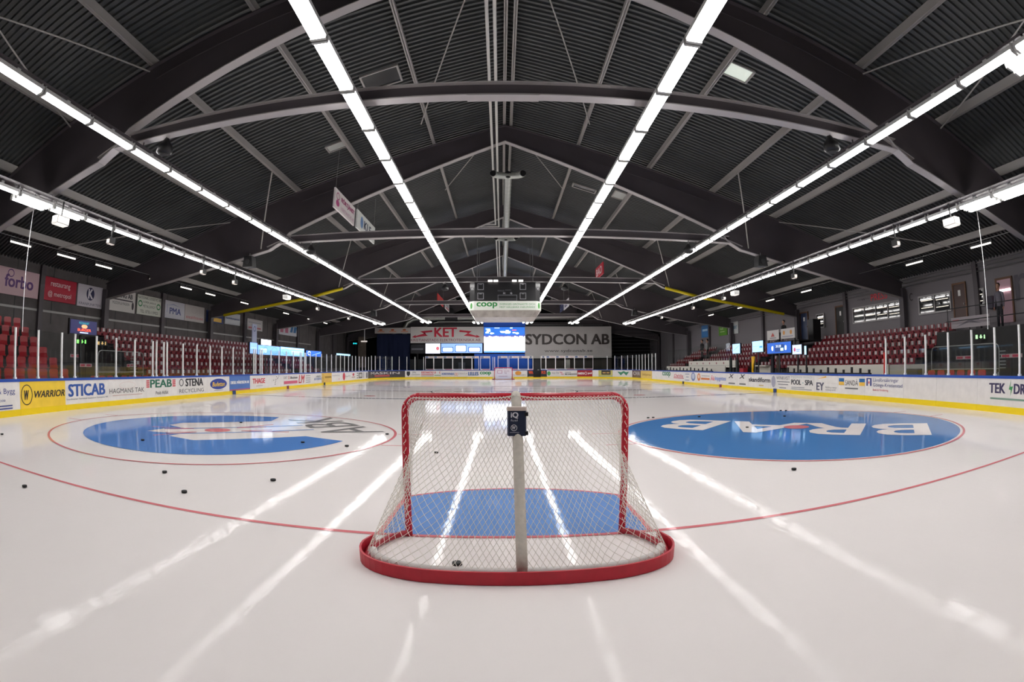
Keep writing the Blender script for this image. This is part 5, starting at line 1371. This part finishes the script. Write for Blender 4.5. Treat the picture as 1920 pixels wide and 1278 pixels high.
right_image(16.75, 17.6, 1.86, 2.3, 'pale glowing screen image with red blot beside the score image', glow('c0d4ff', 1.0), [('e', .22, .22, .1, .1, ('b04a6a', .8)), ('r', .38, .75, .2, .24, ('7a8cc0', .8)), ('r', .38, .7, .12, .16, ('7a8cc0', .8))])
right_image(16.32, 16.48, 1.82, 2.22, 'narrow upright pale glowing strip past the score image', glow('b0dcff', 1.2), [])
# far screen's reflection in the left glass, built as glowing panels
def left_reflection(y0, y1, z0, z1, label, mt, items, x=-13.95):
    t = thing('screen_or_reflection', label, 'screen', (x, (y0+y1)/2, z0))
    m = MB(); m.box((x-.1, y0-.03, z0-.03), (x, y1+.03, z1+.03)); m.build('cabinet', M_BLACK, t)
    m = MB(); m.box((x, y0, z0), (x+.012, y1, z1)); m.build('picture', mt, t)
    ads(t, lambda a, b, l: (x+.012+l, y0+a, z0+b), items)
    m = MB(); m.box((x-.08, (y0+y1)/2-.04, 0), (x-.02, (y0+y1)/2+.04, z0)); m.build('stand', M_DARK, t)
left_reflection(21.3, 22.2, 2.08, 2.68, 'first blue reflection panel beside the tagged seats', glow('8ab4ff', 1.0), [('r', .1, .8, .3, .33, ('b0d0ff', 1.2))])
left_reflection(22.3, 25.4, 2.05, 2.58, 'blue reflection panel with white box above its middle', glow('7fb4ff', 1.05), [('r', .3, 1.2, .1, .35, ('b4d4ff', 1.2)), ('o', 1.0, .26, .3, .2, .03, ('5a98f0', 1)), ('o', 2.3, .26, .4, .22, .03, ('5a98f0', 1))])
left_reflection(23.2, 24.6, 2.62, 2.95, 'bright white reflection panel on top of the blue panels', glow('f0f6ff', 2.4), [], x=-14.2)
left_reflection(25.5, 29.6, 2.05, 2.6, 'long pale blue reflection panel with boxes, sign wall side', glow('8cc4ff', 1.1), [('r', .1, 4.0, .44, .5, ('d8ecff', 1.5)), ('r', 1.8, 3.8, .1, .34, ('b4dcff', 1.3)), ('o', .8, .26, .5, .2, .03, ('5aa0f0', 1))])
left_reflection(30.0, 33.2, 2.1, 2.5, 'deep blue reflection panel with white curl farther along', glow('2a6ae0', .9), [('o', .6, .22, .3, .15, .07, ('d8ecff', 1.6)), ('p', [(1.2, .05), (3.0, .3), (3.0, .34), (1.2, .1)], ('8ac0ff', 1.3))])
left_reflection(37, 41, 2.32, 2.46, 'thin bright blue reflection strip near the far curve, sign wall side', glow('9ad0ff', 1.5), [])
t = thing('roll_up_banner', 'pale blue upright roll-up with dark mark under the wall signs', 'banner', (-18.6, 30.4, 2.6))
m = MB(); m.box((-18.62, 30.2, 3.0), (-18.58, 31.0, 4.45)); m.build('cloth', mat('rollup_pale', 'b8c0dc', .6), t)
ads(t, lambda a, b, l: (-18.58+l, 30.2+a, 3.0+b), [('o', .4, 1.1, .2, .2, .05, '2c3a78')])
m = MB(); m.box((-18.64, 30.55, 2.55), (-18.56, 30.65, 3.0)); m.build('stand', M_DARK, t)
# scorer's area clutter
t = thing('hose_stand', 'tall bright yellow hose hanging on a grey stand', 'hose', (14.6, 22.6, 0))
m = MB(); m.tube([(14.5, 23.9, 1.7), (14.5, 23.2, 1.86), (14.5, 22.9, 1.86)], .02, 6); m.cyl((14.5, 22.75, 0), (14.5, 22.75, 1.85), .03, 8); m.build('stand', M_STEEL, t)
m = MB()
for k in range(3): m.tube([(14.4+.03*k, 22.95-.1*k, 1.85), (14.38, 22.9-.07*k, 1.4), (14.4, 22.95-.05*k, 1.0), (14.4, 22.8-.05*k, .7)], .045, 8)
m.build('hose', mat('hose_yellow', 'f0bc00', .4), t)
m = MB(); m.box((13.75, 22.9, -.03), (14.05, 23.4, 1.14)); m.box((13.73, 22.88, 1.14), (14.07, 23.42, 1.18)); tag(m.build('cool_box', mat('cool_box_red', 'a81428', .5)), 'small red box under the yellow hose', 'box')
m = MB(); m.box((14.6, 21.1, 0), (14.66, 22.4, 1.34)); m.box((14.3, 21.1, 1.28), (14.66, 22.4, 1.34)); tag(m.build('score_table', mat('bench_white', 'd0ccc2', .6)), 'white scorer table beside the yellow hose', 'table')
for k, (y, h, lab) in enumerate(((26.2, 1.95, 'dark hockey bag bundle standing at the bench end, taller'), (25.2, 1.8, 'dark green equipment bundle next to the taller one'), (20.6, 1.95, 'dark stick bundle at the end of the scorer table'), (20.0, 1.85, 'brown stick bundle next to the dark stick bundle'))):
    m = MB(); c0 = ['1c2624', '1f3a33', '22222a', '4a3a30'][k]
    for j in range(6): m.cyl((14.5+.07*(j % 3), y+.1*(j//3)+.03*j, 0), (14.5+.05*(j % 2), y+.12*(j//3), h-.12*(j % 3)), .05, 8)
    m.box((14.35, y-.1, -.03), (14.75, y+.4, .9))
    tag(m.build('stick_bundle', mat('bundle_'+c0, c0, .7)), lab, 'equipment')
for y0, y1, lab, its in ((23.85, 25.4, 'white balcony sign with red house mark', [('p', [(.5, .2), (.75, .45), (1.0, .2)], 'b8433a'), ('r', .35, 1.2, .08, .14, '8a8a90')]), (21.9, 23.6, 'white balcony sign with two orange marks', [('e', .4, .36, .13, .13, 'c8862e'), ('e', 1.25, .36, .13, .13, 'c8862e'), ('r', .2, 1.5, .1, .15, '8a8aa0')])):
    t = thing('balcony_sign', lab, 'sign', (16.9, (y0+y1)/2, 2.9))
    m = MB(); m.box((16.9, y0, 2.9), (16.94, y1, 3.5)); m.build('board', mat('balcony_white', 'c8c4c2', .6), t)
    ads(t, lambda a, b, l: (16.9-l, y1-a, 2.9+b), its)
    m = MB(); m.box((16.94, y0+.1, 2.2), (17.0, y0+.16, 3.5)); m.box((16.94, y1-.16, 2.2), (17.0, y1-.1, 3.5)); m.build('bracket', M_DARK, t)
m = MB(); m.box((17.0, 21.6, 2.7), (18.9, 25.6, 2.78)); m.box((17.0, 21.6, 2.2), (17.08, 25.6, 2.75)); m.box((18.7, 21.7, 1.0), (18.8, 21.8, 2.7)); m.box((18.7, 25.4, 1.0), (18.8, 25.5, 2.7)); tag(m.build('trim_balcony', M_DARK), 'dark commentator balcony behind the two white signs', 'balcony', kind='structure')
m = MB(); m.box((18.2, 21.7, 2.78), (18.8, 22.3, 4.0)); tag(m.build('speaker_rack', M_BLACK, base=(18.5, 21.8, 2.78)), 'black equipment rack on the commentator balcony', 'rack')

# ------------------------------------------------------------------ people, far away
def skin_mesh(name, verts, edges, radii, mt, parent):
    me = bpy.data.meshes.new(name); me.from_pydata(verts, edges, []); me.materials.append(mt)
    o = bpy.data.objects.new(name, me); COL.objects.link(o); o.parent = parent
    sk = o.modifiers.new('s', 'SKIN')
    lay = me.skin_vertices[0].data if me.skin_vertices else None
    if lay is None:
        me.attributes.new  # layer is made by the modifier
    return o, sk
def person(x, y, z, rz, label, top, legs, hair, seated=False):
    t = thing('person', label, 'person', (x, y, z), rz)
    hip = .9 if not seated else .5
    def T(p): return (p[0], p[1], p[2]-(.0 if not seated else .4))
    up = lambda pts: [T(p) for p in pts]
    # body: one continuous surface, limbs as tapering tubes meeting inside the trunk
    m = MB(); sk = mat('skin', 'b98a74', .6)
    m.tube(up([(0, 0, 1.42), (0, 0, 1.5), (0, .0, 1.54)]), [.06, .055, .05], 10)
    m.sphere(T((0, .01, 1.65)), .105, 14, 0, .82, .95, 1.15)
    m.sphere(T((0, .115, 1.64)), .018, 6); m.sphere(T((-.088, .0, 1.64)), .025, 6, 0, .4, .8, 1.2); m.sphere(T((.088, 0, 1.64)), .025, 6, 0, .4, .8, 1.2)
    for sg in (-1, 1):
        m.sphere(T((sg*.27, .09, .80)), .045, 8, 0, .6, .8, 1.2)
        for k in range(4): m.tube(up([(sg*.27-.02+.014*k, .09, .77), (sg*.27-.02+.014*k, .1, .725-.008*abs(k-1.5))]), .008, 5)
        m.tube(up([(sg*.25, .1, .8), (sg*.24, .14, .76)]), .01, 5)
    m.build('body', sk, t, world=False, smooth=True)
    m = MB()
    m.tube(up([(0, 0, .86), (0, 0, 1.0), (0, 0, 1.2), (0, 0, 1.36), (0, 0, 1.46)]), [.15, .155, .17, .17, .07], 12)
    for sg in (-1, 1): m.tube(up([(sg*.1, 0, 1.38), (sg*.2, 0, 1.36), (sg*.25, -.01, 1.12), (sg*.27, .06, .85)]), [.08, .07, .055, .042], 10)
    m.build('jacket', mat('cloth_'+top, top, .8), t, world=False, smooth=True)
    m = MB()
    for sg in (-1, 1):
        if seated: m.tube([(sg*.08, 0, .5), (sg*.1, .4, .5), (sg*.1, .42, .46), (sg*.1, .42, .05)], [.1, .08, .07, .05], 10)
        else: m.tube([(sg*.08, 0, .92), (sg*.1, .01, .5), (sg*.11, -.01, .06)], [.105, .075, .05], 10)
        fy = .42 if seated else 0
        m.box((sg*.11-.045, fy-.07, 0), (sg*.11+.045, fy+.18, .07))
    m.build('trousers', mat('cloth_'+legs, legs, .8), t, world=False, smooth=True)
    m = MB(); m.sphere(T((0, -.015, 1.685)), .105, 12, 0, .9, .98, 1.05); m.build('hair', mat('hair_'+hair, hair, .8), t, world=False, smooth=True)
    return t
person(18.9, 7.65, 2.5, PI/2, 'person in grey hooded jacket standing at the mirrored near doorway', '6a6670', '2a2a30', '2a2220')
person(17.7, 24.5, 2.78, PI/2, 'person in black sitting on the commentator balcony', '18181c', '18181c', '14100e', True)
person(17.2, 37.8, 1.78, PI/2, 'person in black standing high among the far bench side seats', '141418', '141418', '14100e')
person(17.2, 36.6, 1.78, PI/2-.4, 'person in dark jacket with pale front leaning beside the one in black', '8a8688', '1a1a1e', '201814')

# thin net cords hanging at both picture edges
for sgn, nm in ((-1, 'sign wall'), (1, 'bench')):
    m = MB(); m.tube([(sgn*12.75, 4.3, 2.2), (sgn*12.85, 4.3, 4.5), (sgn*12.95, 4.3, 6.3)], .012, 5)
    tag(m.build('hanging_wire', M_POST, base=(sgn*12.75, 4.3, 2.2)), 'thin white wire hanging down to the glass on the %s side' % nm, 'wire')
